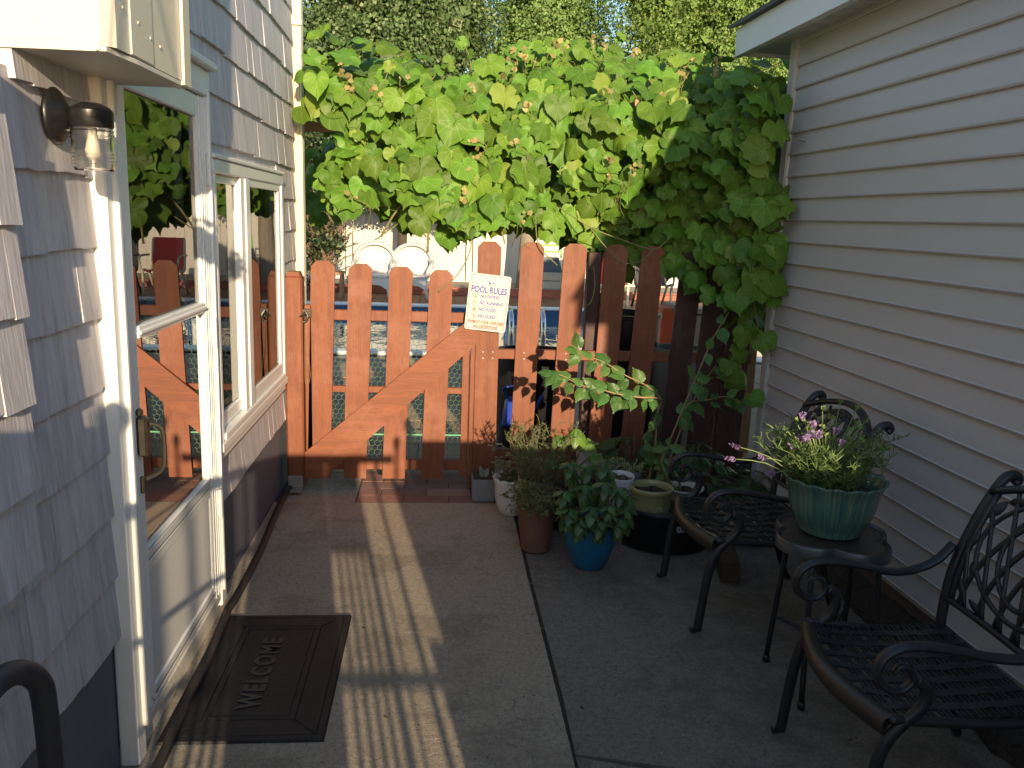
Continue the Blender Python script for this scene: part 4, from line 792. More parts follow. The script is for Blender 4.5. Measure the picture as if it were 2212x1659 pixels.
# black tub and what stands in it
tub = pot('tub', 'large black plastic half-barrel tub under the far patio chair', (1.05, 3.60, 0), [(.001, 0), (.20, 0), (.215, .01), (.232, .16), (.240, .175), (.240, .192), (.232, .192), (.225, .165), (.22, .14)], M1('black_plastic', (.010, .010, .012), .5, .3), None, (.222, .155), 48)
tub['category'] = 'tub'
P, Nn, T, S = [], [], [], []
for i in range(190): a = rnd.uniform(0, 6.28); r_ = .21*math.sqrt(rnd.random()); P.append((1.05+r_*math.cos(a), 3.60+r_*math.sin(a), .16)); Nn.append((rnd.gauss(0, .4), -.5, 1)); T.append((rnd.gauss(0, 1), rnd.gauss(0, 1), .5)); S.append(rnd.uniform(.012, .035))
leaves('foliage', OV, P, Nn, T, S, leaf_mat('tub_weed', (.05, .09, .03), veins=False), tub)
g = G(); g.box((.0, -.001, -.012), (.07, .0005, .012)); o = g.build('tub_label', M1('label_white', (.45, .45, .44), .5, .1), None); o.location = (1.045, 3.364, .13); o.rotation_euler = (R_(-8), 0, R_(3)); tag(o, 'small white printed sticker on the side of the black tub', 'label')
g = G()
for j in range(5): g.box((.006+.012*j, -.0018, -.006+.001*(j % 2)), (.014+.012*j, -.0013, .006))
s_ = g.build('print', M1('print_grey', (.08, .08, .08), .6), o); s_.matrix_parent_inverse = Matrix.Identity(4)
ribs = lambda a, i: (1, 0)
o = pot('flower_pot', 'ribbed white pot with a succulent leaning at the tub edge', (.838, 3.60, .165), [(.001, 0), (.042, 0), (.045, .004)]+[(.045+.015*(i/24)+(.0009 if i % 2 else 0), .006+.125*i/24) for i in range(25)]+[(.0615, .137), (.060, .140), (.0565, .137), (.054, .11), (.054, .1)], glaze('white_rib_glaze', (.60, .61, .64)), None, (.055, .118), 44, tilt=(R_(5), 'X'))
P, Nn, T, S = [], [], [], []
for i in range(60): a = rnd.uniform(0, 6.28); r_ = .042*math.sqrt(rnd.random()); P.append((.838+r_*math.cos(a), 3.59+r_*math.sin(a), .285)); Nn.append((rnd.gauss(0, .7), -.4, 1)); T.append((rnd.gauss(0, 1), rnd.gauss(0, 1), .7)); S.append(rnd.uniform(.012, .028))
leaves('foliage', OV, P, Nn, T, S, leaf_mat('succulent_brown', (.16, .13, .09), veins=False, isl=.5), o)
o = pot('flower_pot', 'yellow-green crock with rolled rim and bare soil, on the tub', (.965, 3.525, .13), [(.001, 0), (.078, 0), (.084, .006), (.088, .06), (.089, .115), (.094, .122), (.098, .130), (.098, .140), (.093, .146), (.087, .143), (.083, .13), (.082, .10)], glaze('yellow_glaze', (.30, .285, .13), .25), None, (.082, .118), 44)
g = G()
for j in range(5): a = j*2*math.pi/5; g.lathe([(.0, -.004), (.006, -.003), (.007, .0), (.004, .003), (.0, .0035)], (.985+.009*math.cos(a), 3.4375, .19+.009*math.sin(a)), 8, axis=Matrix.Rotation(R_(90), 4, 'X'))
g.build('relief', glaze('yellow_relief', (.29, .275, .14), .3), o, True)
o = pot('flower_pot', 'cream oval pot with pale rim behind the chair arm', (1.165, 3.68, .12), [(.001, 0), (.06, 0), (.066, .01), (.076, .08), (.090, .094), (.092, .10), (.088, .103), (.074, .088), (.070, .07)], glaze('cream_glaze', (.42, .42, .34), .25), None, (.070, .082), 44)
g = G(); stemp = crom([(1.13, 3.66, .20), (1.08, 3.66, .25), (1.065, 3.66, .29), (1.045, 3.67, .33), (1.055, 3.68, .38), (1.07, 3.68, .41)], 5); g.tube(stemp, [.010]*len(stemp), 8); g.tube(crom([(1.065, 3.66, .29), (1.10, 3.66, .30), (1.125, 3.66, .27), (1.14, 3.66, .21)], 5), .006, 7)
g.build('stems', STEMM, o, True)
L = []
for tx, tz, a, s_ in ((1.07, .415, .5, .06), (1.06, .41, 2.9, .075), (1.08, .42, -.3, .09), (1.055, .36, -.9, .05), (1.05, .33, 3.6, .05), (1.06, .28, -2.6, .05), (1.065, .43, 1.4, .045)):
    L.append(([(tx, 3.675, tz)], [(0, -.7, .8)], [(math.cos(a), -.3, math.sin(a)*.8)], [s_]))
leaves('foliage', OV, *cat(L), leaf_mat('euphorbia_leaf', (.13, .22, .06), isl=.1), o)
# blue-grey pots with trailing sedum along the fence
for (x, y, r_, h, lab) in ((.975, 3.93, .048, .225, 'blue-grey pot with trailing sedum behind the yellow crock'), (.862, 4.02, .058, .235, 'grey-blue pot of sedum behind the ribbed white pot'), (.765, 4.10, .05, .275, 'taller pale grey pot crowned by sunlit sedum at the fence')):
    o = pot('flower_pot', lab, (x, y, 0), [(.001, 0), (r_*.75, 0), (r_*.8, .01), (r_, h-.01), (r_+.002, h), (r_-.003, h), (r_-.006, h-.03)], glaze('slate_glaze', (.20, .23, .27) if h < .25 else (.42, .42, .42), .4), None, (r_-.005, h-.012))
    L = []
    for i in range(34):
        a = rnd.uniform(0, 6.28); e = Vector((x+math.cos(a)*(r_+rnd.uniform(-.01, .04)), y+math.sin(a)*(r_+rnd.uniform(0, .03)), h+rnd.uniform(-.05, .03) if i % 3 else h+rnd.uniform(.01, .055))); b = Vector((x+math.cos(a)*r_*.5, y+math.sin(a)*r_*.5, h))
        for j in range(16): q = b.lerp(e, j/15); q.z += .02*math.sin(j/15*3.1); aa = j*1.9; L.append(([tuple(q)], [(math.cos(aa), math.sin(aa), .6)], [(math.cos(aa), math.sin(aa), .5)], [rnd.uniform(.009, .014)]))
    leaves('foliage', OV, *cat(L), leaf_mat('sedum_leaf', (.34, .40, .20), veins=False, isl=.2), o)
# low plants under and behind the far chair
def lowplant(name, label, c, n, s_, col, h=.08, spread=.1, T=OVT):
    o = thing(name, label, 'plant', c, 'low plants along the garage footing'); P, Nn, Tt, S = [], [], [], []
    sm = []
    for i in range(n):
        a = rnd.uniform(0, 6.28); r_ = spread*math.sqrt(rnd.random()); q = (c[0]+r_*math.cos(a), c[1]+r_*math.sin(a), c[2]+h*rnd.uniform(.2, 1)); sm.append([c, ((c[0]+q[0])/2, (c[1]+q[1])/2, q[2]), q]); P.append(q); Nn.append((math.cos(a)*.5, math.sin(a)*.5-.4, 1)); Tt.append((math.cos(a), math.sin(a), rnd.uniform(-.3, .5))); S.append(s_*rnd.uniform(.7, 1.2))
    stemmesh(sm, .0016, STEMM, o); leaves('foliage', T, P, Nn, Tt, S, leaf_mat(name+'_leaf', col, isl=.2), o); return o
lowplant('dusty_miller', 'silvery grey-green rosette plant behind the far chair seat', (1.36, 3.55, .06), 34, .062, (.27, .33, .28), .10, .10)
lowplant('ground_plant', 'dark green low plant at the garage corner footing', (1.56, 3.85, .06), 40, .075, (.05, .10, .03), .15, .17)
lowplant('ground_plant', 'dark green leafy plant behind the cream pot', (1.28, 3.98, .0), 60, .085, (.05, .11, .03), .33, .20)
lowplant('ground_plant', 'shaded broad-leaved plant between sedum pots and bramble', (1.02, 4.08, .0), 44, .085, (.05, .11, .03), .36, .14)
# bramble
br = thing('bramble', 'arching bramble canes with toothed leaves in front of the right fence', 'bramble', (1.0, 3.75, .15))
canes = [[(1.0, 3.75, .15), (1.016, 3.7, .408), (1.012, 3.7, .552), (1.022, 3.68, .636), (.952, 3.68, .70), (.853, 3.69, .745), (.764, 3.7, .797), (.677, 3.7, .832), (.601, 3.7, .879)],
         [(1.022, 3.68, .636), (.97, 3.62, .66), (.899, 3.6, .664), (.793, 3.6, .679), (.718, 3.6, .699), (.634, 3.6, .714), (.55, 3.6, .755), (.498, 3.6, .762)],
         [(1.05, 3.78, .15), (1.068, 3.75, .315), (1.141, 3.76, .542), (1.214, 3.77, .743), (1.279, 3.8, .897), (1.367, 3.85, 1.028)], [(1.02, 3.7, .60), (.998, 3.66, .55), (.96, 3.64, .49), (.965, 3.64, .41), (.985, 3.66, .36)],
         [(1.141, 3.76, .542), (1.2, 3.8, .6), (1.3, 3.86, .60), (1.4, 3.9, .61), (1.5, 3.92, .58)], [(1.1, 3.9, .1), (1.2, 3.95, .4), (1.3, 4.0, .62), (1.38, 4.0, .75)]]
g = G(); P, Nn, T, S = [], [], [], []
for ci, c_ in enumerate(canes):
    q = crom(c_, 6); g.tube(q, [.0055-.004*i/len(q) for i in range(len(q))], 7); m_ = len(q)
    step = (5, 4, 5, 4, 5, 5)[ci]; start = (20, 5, 7, 3, 3, 8)[ci]
    for i in range(start, m_, step):
        for sd_ in ((1, -1) if (i // step) % 3 else (1, -1, 0)):
            d = (q[min(i+1, m_-1)]-q[i-1]).normalized(); u = Vector((0, 0, 1)); b = (u*sd_*.9+d*.6+Vector((rnd.gauss(0, .15), -.35, -.45))) if sd_ else (d+Vector((0, -.5, -.35)))
            P.append(tuple(q[i]+b.normalized()*.012)); T.append(tuple(b)); Nn.append((rnd.gauss(-.1, .45), -.9, .7+rnd.gauss(0, .35))); S.append(rnd.uniform(.052, .078)*(.8 if i > m_-4 else 1)*(.72 if ci == 3 else 1))
g.build('cane', M1('cane_bark', (.28, .19, .09), .6, .3), br, True); leaves('foliage', OVT, P, Nn, T, S, leaf_mat('bramble_leaf', (.065, .145, .03), isl=.25, trans=.18), br)
# ------------------------------------------------------------ patio chairs
def spiral(cx, cz, r0, r1, a0, a1, n=16): return [(cx+(r0+(r1-r0)*i/n)*math.cos(R_(a0+(a1-a0)*i/n)), cz+(r0+(r1-r0)*i/n)*math.sin(R_(a0+(a1-a0)*i/n))) for i in range(n+1)]
def make_chair(label):
    t = thing('patio_chair', label, 'chair', (0, 0, 0), 'dark cast metal patio chairs'); HW = .232
    def at(u, z, v): return (u, v, z)
    for s_ in (-1, 1):
        v = s_*HW; g = G()
        leg = [(-.022, .012), (-.028, .028), (-.016, .040), (-.004, .028), (-.008, .012), (.002, .05), (.012, .12), (.022, .20), (.034, .275), (.058, .325), (.095, .362), (.118, .400), (.117, .430), (.098, .446)]
        foot = spiral(-.012, .024, .004, .017, 160, 420, 10)
        main = crom([at(u, z, v) for u, z in [(.004, .018), (.010, .08), (.018, .16), (.028, .235), (.044, .295), (.075, .340), (.108, .372), (.124, .408), (.118, .438), (.096, .452)]], 6)
        g.tube(main, .0155, 10, flat=.8, upv=(0, 1, 0)); g.tube([at(u, z, v) for u, z in foot], .008, 8); g.build('front_leg', DARKM, t, True)
        g = G(); arm = crom([at(u, z, v*(1+.04*(u > .3))) for u, z in [(.445, .585), (.40, .535), (.34, .508), (.27, .505), (.18, .522), (.10, .533), (.045, .528), (.010, .500), (.004, .462), (.028, .432), (.064, .428), (.086, .452), (.078, .480), (.054, .486), (.042, .470)]], 6)
        m_ = len(arm); g.tube(arm, [.0165 if i < m_*.6 else .0165-.008*(i-m_*.6)/(m_*.4) for i in range(m_)], 10, flat=.62, upv=(0, 1, 0) if False else None); g.build('armrest', DARKM, t, True)
        g = G(); rear = crom([at(u, z, v*k) for u, z, k in [(.535, .006, 1.02), (.515, .04, 1.02), (.47, .16, 1.0), (.435, .30, .98), (.435, .40, 1.0), (.455, .52, 1.04), (.500, .64, 1.08), (.548, .735, 1.10), (.578, .775, 1.11), (.604, .782, 1.11), (.613, .768, 1.11), (.602, .757, 1.11)]], 5)
        g.tube(rear, .0155, 10, flat=.85); g.build('rear_post', DARKM, t, True)
    # seat
    def outline(n=40):
        P = []
        for i in range(n+1): a = -1+2*i/n; P.append((.035-.050*math.cos(a*math.pi/2)**1.0, a*HW))
        return P
    fr = outline(); g = G(); k = 0
    band = [(-.004, -.044), (-.014, -.030), (-.016, -.010), (-.010, .004), (.004, .009), (.022, .006), (.022, -.002), (.002, -.008), (-.004, -.02)]
    for i, (u, v) in enumerate(fr):
        for du, dz in band: g.v.append((u+.012+du, v, .352+dz))
    m_ = len(band)
    for i in range(len(fr)-1):
        for j in range(m_): g.f.append((i*m_+j, i*m_+(j+1) % m_, (i+1)*m_+(j+1) % m_, (i+1)*m_+j))
    g.build('seat_apron', M1('worn_apron', (.060, .047, .038), .38, .5, 5, (1, 1, 1), bs=.2, metal=.3), t, True)
    g = G(); 
    for s_ in (-1, 1): g.tube(crom([(.045, s_*HW, .356), (.12, s_*HW*.99, .348), (.25, s_*HW*.97, .338), (.36, s_*HW*.95, .335), (.435, s_*HW*.93, .345)], 5), .012, 8)
    g.tube([(.435, -HW*.94, .345), (.435, HW*.94, .345)], .012, 8); g.build('seat_frame', DARKM, t, True)
    g = G()
    def sz(u, v): return .357-.014*math.sin(min(1, max(0, u/.43))*math.pi)*(1-.3*abs(v/HW))
    def fu(v): return .035-.050*math.cos(v/HW*math.pi/2)+.03
    vs_ = [-.18, -.12, -.06, 0, .06, .12, .18]
    for v in vs_:
        n = 22; k = len(g.v)
        for i in range(n+1):
            u = fu(v)+(.43-fu(v))*i/n; z = sz(u, v)+.0015*math.sin(i*math.pi/2+v*52); vv = v*(1-.06*i/n)
            g.v += [(u, vv-.013, z), (u, vv+.013, z), (u, vv+.013, z+.005), (u, vv-.013, z+.005)]
        for i in range(n):
            for j in range(4): g.f.append((k+i*4+j, k+i*4+(j+1) % 4, k+(i+1)*4+(j+1) % 4, k+(i+1)*4+j))
    for r_ in range(9):
        for j in range(3):
            u = .052+r_*.043+j*.0115
            if u > .425: continue
            n = 24; k = len(g.v)
            for i in range(n+1):
                v = -HW*.96+2*HW*.96*i/n; uu = max(u, fu(v)+.0); z = sz(uu, v)-.001
                g.v += [(uu, v, z), (uu+.006, v, z), (uu+.006, v, z+.005), (uu, v, z+.005)]
            for i in range(n):
                for q in range(4): g.f.append((k+i*4+q, k+i*4+(q+1) % 4, k+(i+1)*4+(q+1) % 4, k+(i+1)*4+q))
    g.build('seat_weave', DARKM, t)
    # back: arched rail and cast lattice, on the raked back plane
    def bp(v, h):   # v -1..1 across, h 0..1 up the back
        z = .425+.345*h; u = .437+.010*h+.115*h*h+.02*(1-v*v); hw = HW*(1.0+.09*h)
        return (u, v*hw, z)
    g = G(); g.tube([bp(-1+2*i/20, .90+.17*(1-(-1+2*i/20)**2)) for i in range(21)], .016, 10, flat=.7); g.tube([bp(-1+2*i/16, .02-.02*math.cos((-1+2*i/16)*1.5)) for i in range(17)], .010, 8)
    for s_ in (-1, 1): g.tube([bp(s_*(.91-.03*math.sin(i/10*3.1)), i/10*.93) for i in range(11)], .008, 8)
    g.build('back_frame', DARKM, t, True)
    g = G()
    for s_ in (-1, 1):
        for j in range(6):
            v0 = s_*(-.80+j*.30); pts = [bp(max(-.93, min(.93, v0+s_*(.62*i/16-.10*math.sin(i/16*math.pi)))), .02+.98*i/16-.08*abs(v0)*(i/16)) for i in range(17)]
            g.tube(pts, .0085, 7, flat=.6)
    pts = [bp(.46*math.cos(a), .60+.36*math.sin(a)) for a in np.linspace(0, 6.283, 33)[:-1]]; g.tube(pts, .0078, 7, flat=.7, closed=True)
    pts = [bp(.78*math.cos(a), .56+.43*math.sin(a)) for a in np.linspace(0, 6.283, 37)[:-1]]; g.tube(pts, .0078, 7, flat=.7, closed=True)
    for v, h, a, L in ((-.80, .80, 60, .16), (-.62, .90, 20, .14), (-.86, .55, 85, .15), (.80, .80, 120, .16), (.62, .90, 160, .14), (.86, .55, 95, .15), (-.80, .16, -60, .15), (-.55, .08, -20, .14), (.80, .16, -120, .15), (.55, .08, 200, .14), (-.25, .93, 15, .12), (.25, .93, 165, .12), (0, .96, 90, .08), (-.72, .34, -80, .13), (.72, .34, 260, .13)):
        n = 8; q = [bp(v+L*1.5*(i/n-.5)*math.cos(R_(a)), h+L*1.1*(i/n-.5)*math.sin(R_(a))) for i in range(n+1)]; g.tube(q, [.002+.0125*math.sin(math.pi*(i+.3)/(n+.6)) for i in range(n+1)], 8, flat=.45, upv=(1, 0, .3))
    g.build('back_lattice', DARKM, t, True)
    return t
chair = make_chair('far patio chair with woven metal seat beside the black tub'); chair.location = (.93, 2.912, 0)
def copy_tree(o, parent=None):
    c = o.copy(); C.objects.link(c); c.parent = parent
    for ch in list(o.children): copy_tree(ch, c)
    return c
c2 = copy_tree(chair); c2.location = (.985, 1.853, 0); c2.rotation_euler.z = R_(-1.5); c2['label'] = 'nearest patio chair, cut off by the lower right frame edge'
# ------------------------------------------------------------ side table with green pot of lavender
tb = thing('side_table', 'small clover-shaped dark metal side table between the chairs', 'table', (1.245, 2.40, 0)); TZ = .492
def clover(r0, amp, n=64): return [(1.245+(r0+amp*abs(math.cos(2*(a-.4)))**.8-amp*.4)*math.cos(a), 2.40+(r0+amp*abs(math.cos(2*(a-.4)))**.8-amp*.4)*math.sin(a)) for a in np.linspace(0, 2*math.pi, n, endpoint=False)]
g = G(); g.prism(clover(.148, .045), 2, TZ-.014, TZ-.004); g.build('top', M1('table_top', (.045, .036, .030), .35, .4, 14), tb)
g = G(); k = 0; a_ = [clover(.150, .046), clover(.160, .047), clover(.165, .048), clover(.166, .048), clover(.158, .047)]; zs = [TZ-.004, TZ+.003, TZ-.004, TZ-.034, TZ-.036]
for L, z in zip(a_, zs): g.v += [(x, y, z) for x, y in L]
for r_ in range(4):
    for j in range(64): g.f.append((r_*64+j, r_*64+(j+1) % 64, (r_+1)*64+(j+1) % 64, (r_+1)*64+j))
g.build('rim', M1('table_rim', (.075, .082, .085), .32, .35, 20, bs=.3, metal=.4), tb, 50)
for x, y in ((-.128, .10), (-.128, -.18), (.14, -.12), (.14, .12)):
    g = G(); g.tube(crom([(1.245+x*.85, 2.40+y*.62, TZ-.03), (1.245+x*.93, 2.40+y*.8, .25), (1.245+x, 2.40+y, .02)], 4), .0095, 8); g.lathe([(.0, 0), (.012, 0), (.013, .012), (.010, .022), (0, .023)], (1.245+x, 2.40+y, 0), 12); g.build('leg', DARKM, tb, True)
g = G(); g.tube(crom([(1.12, 2.49, .17), (1.20, 2.42, .145), (1.13, 2.24, .17)], 6), .006, 6); g.tube(crom([(1.375, 2.30, .17), (1.27, 2.38, .145), (1.375, 2.51, .17)], 6), .006, 6); g.build('stretcher', DARKM, tb, True)
GC = (1.247, 2.425, TZ)
m, t, p = newmat('green_glaze'); tc = N(t, 'ShaderNodeTexCoord'); sp = N(t, 'ShaderNodeSeparateXYZ'); t.links.new(tc.outputs['Object'], sp.inputs[0])
sx = N(t, 'ShaderNodeMath', operation='SUBTRACT'); sx.inputs[1].default_value = 0; sy = N(t, 'ShaderNodeMath', operation='ARCTAN2')
cb = N(t, 'ShaderNodeVectorMath', operation='SUBTRACT'); cb.inputs[1].default_value = (GC[0], GC[1], 0); t.links.new(tc.outputs['Object'], cb.inputs[0]); s2 = N(t, 'ShaderNodeSeparateXYZ'); t.links.new(cb.outputs[0], s2.inputs[0])
t.links.new(s2.outputs[1], sy.inputs[0]); t.links.new(s2.outputs[0], sy.inputs[1])
v3 = N(t, 'ShaderNodeCombineXYZ'); mm = N(t, 'ShaderNodeMath', operation='MULTIPLY'); mm.inputs[1].default_value = 22; t.links.new(sy.outputs[0], mm.inputs[0]); t.links.new(mm.outputs[0], v3.inputs[0]); mz = N(t, 'ShaderNodeMath', operation='MULTIPLY'); mz.inputs[1].default_value = 5; t.links.new(sp.outputs[2], mz.inputs[0]); t.links.new(mz.outputs[0], v3.inputs[2])
a = noise(t, v3.outputs[0], 1.1, 4); c = ramp(t, a, [(.3, (.035, .10, .085)), (.5, (.065, .16, .13)), (.68, (.19, .22, .12))]); t.links.new(c, p.inputs['Base Color']); p.inputs['Roughness'].default_value = .16; p.inputs['Specular IOR Level'].default_value = .6
def flute(a_, i): return (1+.028*(abs(math.cos(a_*8))-.5)*(1 if i > 1 else 0)*(1.5 if i >= 8 else 1), .0075*abs(math.cos(a_*8)) if 7 < i < 12 else 0)
gp = thing('flower_pot', 'scalloped green glazed pot of lavender on the side table', 'flower pot', GC)
g = G(); g.lathe([(.001, .001), (.088, .0), (.094, .005), (.092, .012), (.112, .04), (.128, .08), (.134, .12), (.138, .145), (.149, .162), (.156, .172), (.154, .176), (.145, .168), (.131, .14), (.126, .12)], GC, 96, fn=flute, close=False); g.build('pot', m, gp, True)
g = G(); g.lathe([(.130, .128), (.09, .134), (.04, .138), (.001, .136)], GC, 24, fn=lambda a, i: (1, .004*math.sin(a*7+i)), close=False); g.build('soil', SOIL, gp, True)
LB = (GC[0]-.035, GC[1], TZ+.13); L = stems(LB, .07, 150, .08, .19, .62, .02); LAV = leaf_mat('lavender_leaf', (.15, .235, .075), veins=False, isl=.35)
stemmesh(L, .0014, STEMM, gp); needles(L, 34, .030, .7, mat=LAV, par=gp)
FLM = leaf_mat('lavender_flower', (.38, .26, .50), veins=False, isl=.4); BDM = leaf_mat('lavender_bud', (.22, .30, .10), veins=False, isl=.2); st = []; P, Nn, T, S = [], [], [], []
for x, y, z, pur in [(1.059, 2.38, .825, 0), (1.107, 2.38, .862, 1), (1.171, 2.40, .885, 0), (1.20, 2.40, .86, 0), (1.222, 2.4, .82, 0), (.933, 2.42, .762, 2), (.921, 2.42, .725, 2), (1.01, 2.40, .735, 1), (1.035, 2.38, .695, 1), (1.10, 2.36, .80, 1), (1.13, 2.36, .84, 1), (1.15, 2.36, .81, 1), (1.29, 2.42, .83, 0), (1.33, 2.44, .84, 0), (1.31, 2.46, .88, 0), (1.25, 2.45, .90, 0), (1.09, 2.38, .77, 1)]+[(LB[0]+rnd.uniform(-.11, .12), LB[1]+rnd.uniform(-.12, .05), LB[2]+rnd.uniform(.14, .225), rnd.choice((0, 0, 0, 1))) for _ in range(26)]:
    b = Vector((LB[0]+(x-LB[0])*.25, LB[1]+(y-LB[1])*.25, LB[2]+.03)); e = Vector((x, y, z)); mid = b.lerp(e, .55)+Vector((0, 0, .02)); st.append([tuple(b), tuple(mid), tuple(e)]); d = (e-mid).normalized()
    for j in range(30 if pur else 8):
        a = rnd.uniform(0, 6.28); h = rnd.random()*(.034 if pur == 2 else .024 if pur else .014); o_ = d.orthogonal(); o2 = d.cross(o_); r_ = o_*math.cos(a)+o2*math.sin(a)
        (P if pur else T).append((tuple(e+d*h), tuple(r_+d*.8)))
    K = P if pur else T
    leaves('flower' if pur else 'bud', OV, [a for a, b in K], [(b[1], -b[0], .3) for a, b in K], [b for a, b in K], [rnd.uniform(.009, .014) for _ in K], FLM if pur else BDM, gp); P, T = [], []
stemmesh(st, .0016, M1('lavender_stem', (.20, .27, .09), .6), gp, 'flower_stem')
g = G(); k = 0; g.prism([(0, 0), (.26, 0), (.26, .085), (0, .085)], 1, 0, .075); o = g.build('wood_block', wood_mat('old_timber', (.055, .032, .02), 1, False, False), None); o.location = (1.24, 3.10, 0); o.rotation_euler.z = R_(78); tag(o, 'dark old timber block on the concrete under the far chair', 'timber')
g = G(); g.box((1.60, 1.0, .0), (1.63, 1.002, .001)); 
# ------------------------------------------------------------ out-of-view railing, screen boards and basket, shaped to cast shade
SY = -.35
scr = thing('shadow_railing', 'unseen slatted railing and added screen boards shaped to cast the sun stripes', 'railing', (0, SY, 0)); PW2 = wood_mat('railing_paint', (.5, .48, .45))  # boards and openings shaped to throw the stripes of sun and shade
def pb(x0, x1, z0, z1, t=.02, nm='board'): g = G(); g.box((x0, SY, z0), (x1, SY+t, z1), 0, .002); return g.build(nm, PW2, scr)
pb(-.95, -.405, 0, 1.46); pb(-.172, .155, 0, 1.219, .021); pb(.512, .62, 0, 1.10); pb(.458, .511, 0, .70, .018); pb(.621, 2.2, 0, 1.345, .019)
for z0, z1, x0, x1 in ((.632, .652, -.44, .457), (.878, .90, -.44, .31), (1.22, 1.262, -.44, .505)):
    pb(x0, x1, z0, z1, .026, 'rail')
for x, w_, zt in ((-.356, .02, 1.22), (-.303, .014, 1.22), (-.263, .014, 1.22), (-.23, .012, 1.22), (-.198, .014, 1.22), (-.40, .012, 1.22), (.188, .013, .88), (.221, .013, .88), (.253, .013, .88), (.284, .013, .88), (.32, .024, 1.22), (.359, .008, .88), (.424, .019, 1.22)):
    pb(x-w_/2, x+w_/2, 0, zt, .014, 'baluster')
pb(.16, .31, .901, 1.219, .012)
for x, zt in ((-.40, 1.45), (.59, 1.40), (.52, 1.30)):
    g = G(); r_ = .022 if x != .52 else .012; g.tube([(x, SY+.06, 0), (x, SY+.06, zt-.02)], r_*.8, 10); g.lathe([(0, zt-.03), (r_*.7, zt-.028), (r_*1.35, zt+.005), (r_*1.5, zt+.02), (r_*1.35, zt+.04), (r_*.7, zt+.055), (0, zt+.06)], (x, SY+.06, 0), 16); g.build('newel_post', PW2, scr, True)
hb = thing('shade_basket', 'unseen fern basket added left of the view to shade the door wall', 'basket', (-.40, .60, 1.78))  # out of frame, added only to shade the door and window
g = G(); g.lathe([(.001, 1.79), (.04, 1.785), (.062, 1.81), (.07, 1.85), (.068, 1.86), (.06, 1.85)], (-.405, .60, 0), 20, close=False)
for a in (0, 2.1, 4.2): g.tube([(-.405+.068*math.cos(a), .60+.068*math.sin(a), 1.858), (-.405, .60, 2.3)], .002, 5)
g.tube([(-.74, .60, 2.31), (-.39, .60, 2.31)], .006, 6); g.build('bowl', BROWNST, hb, True)
P, Nn, T, S = [], [], [], []
for i in range(160): a = rnd.uniform(0, 6.28); r_ = rnd.uniform(.02, .075); P.append((-.405+r_*math.cos(a), .60+r_*math.sin(a), 1.85+rnd.uniform(-.05, .05))); Nn.append((rnd.gauss(0, .5), rnd.gauss(0, .5), 1)); T.append((math.cos(a), math.sin(a), rnd.uniform(-.8, .5))); S.append(rnd.uniform(.03, .05))
leaves('foliage', OV, P, Nn, T, S, leaf_mat('fern_leaf', (.08, .15, .04), veins=False), hb)
# ------------------------------------------------------------ beyond the fence: things on the patio
def bin_(name, label, c, r0, r1, h, mat, cat_, group=None):
    o = thing(name, label, cat_, c, group); g = G(); g.lathe([(.001, 0), (r0, 0), (r0+.01, .01), (r1, h-.03), (r1+.012, h-.025), (r1+.012, h), (r1-.01, h), (r1-.02, h-.06)], c, 28, fn=lambda a, i: (1+.02*math.sin(a*3+1), 0), close=False); g.build('body', mat, o, 50)
    g = G(); g.lathe([(r1-.015, h-.05), (.001, h-.04)], c, 20, close=False); g.build('contents', SOIL, o, True); return o
BP = M1('black_vinyl', (.014, .014, .017), .35, .3, 9, bs=.5)
bin_('planter_tub', 'black sagging plastic tub behind the gate-side fence pickets', (.62, 5.25, 0), .22, .27, .60, BP, 'tub')
bin_('barrel', 'tall black barrel behind the shaded middle of the fence', (1.20, 5.30, 0), .20, .22, .86, BP, 'barrel')
bin_('bin', 'light grey bin behind the shaded right of the fence', (1.50, 5.1, 0), .13, .16, .67, M1('grey_bin', (.30, .29, .27), .6, .1), 'bin')
db = thing('storage_box', 'orange-red and tan box standing by the pool edge', 'box', (2.2, 8.0, 0)); g = G(); g.box((2.12, 7.8, 0), (2.24, 8.2, .64), 0, .01); g.build('end_panel', M1('orange_red', (.62, .09, .03), .5, .1), db)
g = G(); g.box((2.241, 7.82, 0), (2.8, 8.18, .58), 0, .01); g.prism([(2.23, .60), (2.82, .585), (2.82, .60), (2.23, .67)], 1, 7.79, 8.21); g.build('body', M1('tan_box', (.33, .24, .18), .6, .1), db)
wc = thing('watering_can', 'small blue watering can on the patio seen between fence pickets', 'watering can', (.47, 4.95, .0)); g = G(); g.lathe([(.001, .19), (.075, .19), (.077, .2), (.06, .34), (.05, .36), (.001, .365)], (.47, 4.95, 0), 20, close=False); g.tube(crom([(.53, 4.95, .24), (.60, 4.95, .30), (.64, 4.95, .38)], 4), .012, 8); g.tube(crom([(.43, 4.95, .35), (.40, 4.95, .42), (.50, 4.95, .42), (.52, 4.95, .34)], 4), .008, 8); g.build('body', M1('blue_plastic', (.03, .07, .45), .35, .1), wc, True)
g = G(); g.lathe([(.001, 0), (.1, 0), (.1, .188), (.001, .188)], (.47, 4.95, 0), 16, close=False); o = g.build('stand', BP, wc)
for x, lab in ((.735, 'left chrome pool handrail behind the sign'), (1.06, 'right chrome pool handrail seen between the fence pickets')):
    g = G(); g.tube(crom([(x, 8.35, .03), (x, 8.36, .35), (x, 8.45, .47), (x, 8.6, .50), (x, 8.8, .47), (x, 8.98, .3), (x, 9.02, -.1), (x, 9.02, -.6)], 6), .026, 10); o = g.build('pool_handrail', M1('chrome', (.75, .76, .78), .12, .05, metal=1), None, True, loc=(x, 8.4, .03)); tag(o, lab, 'handrail', 'chrome pool handrails')
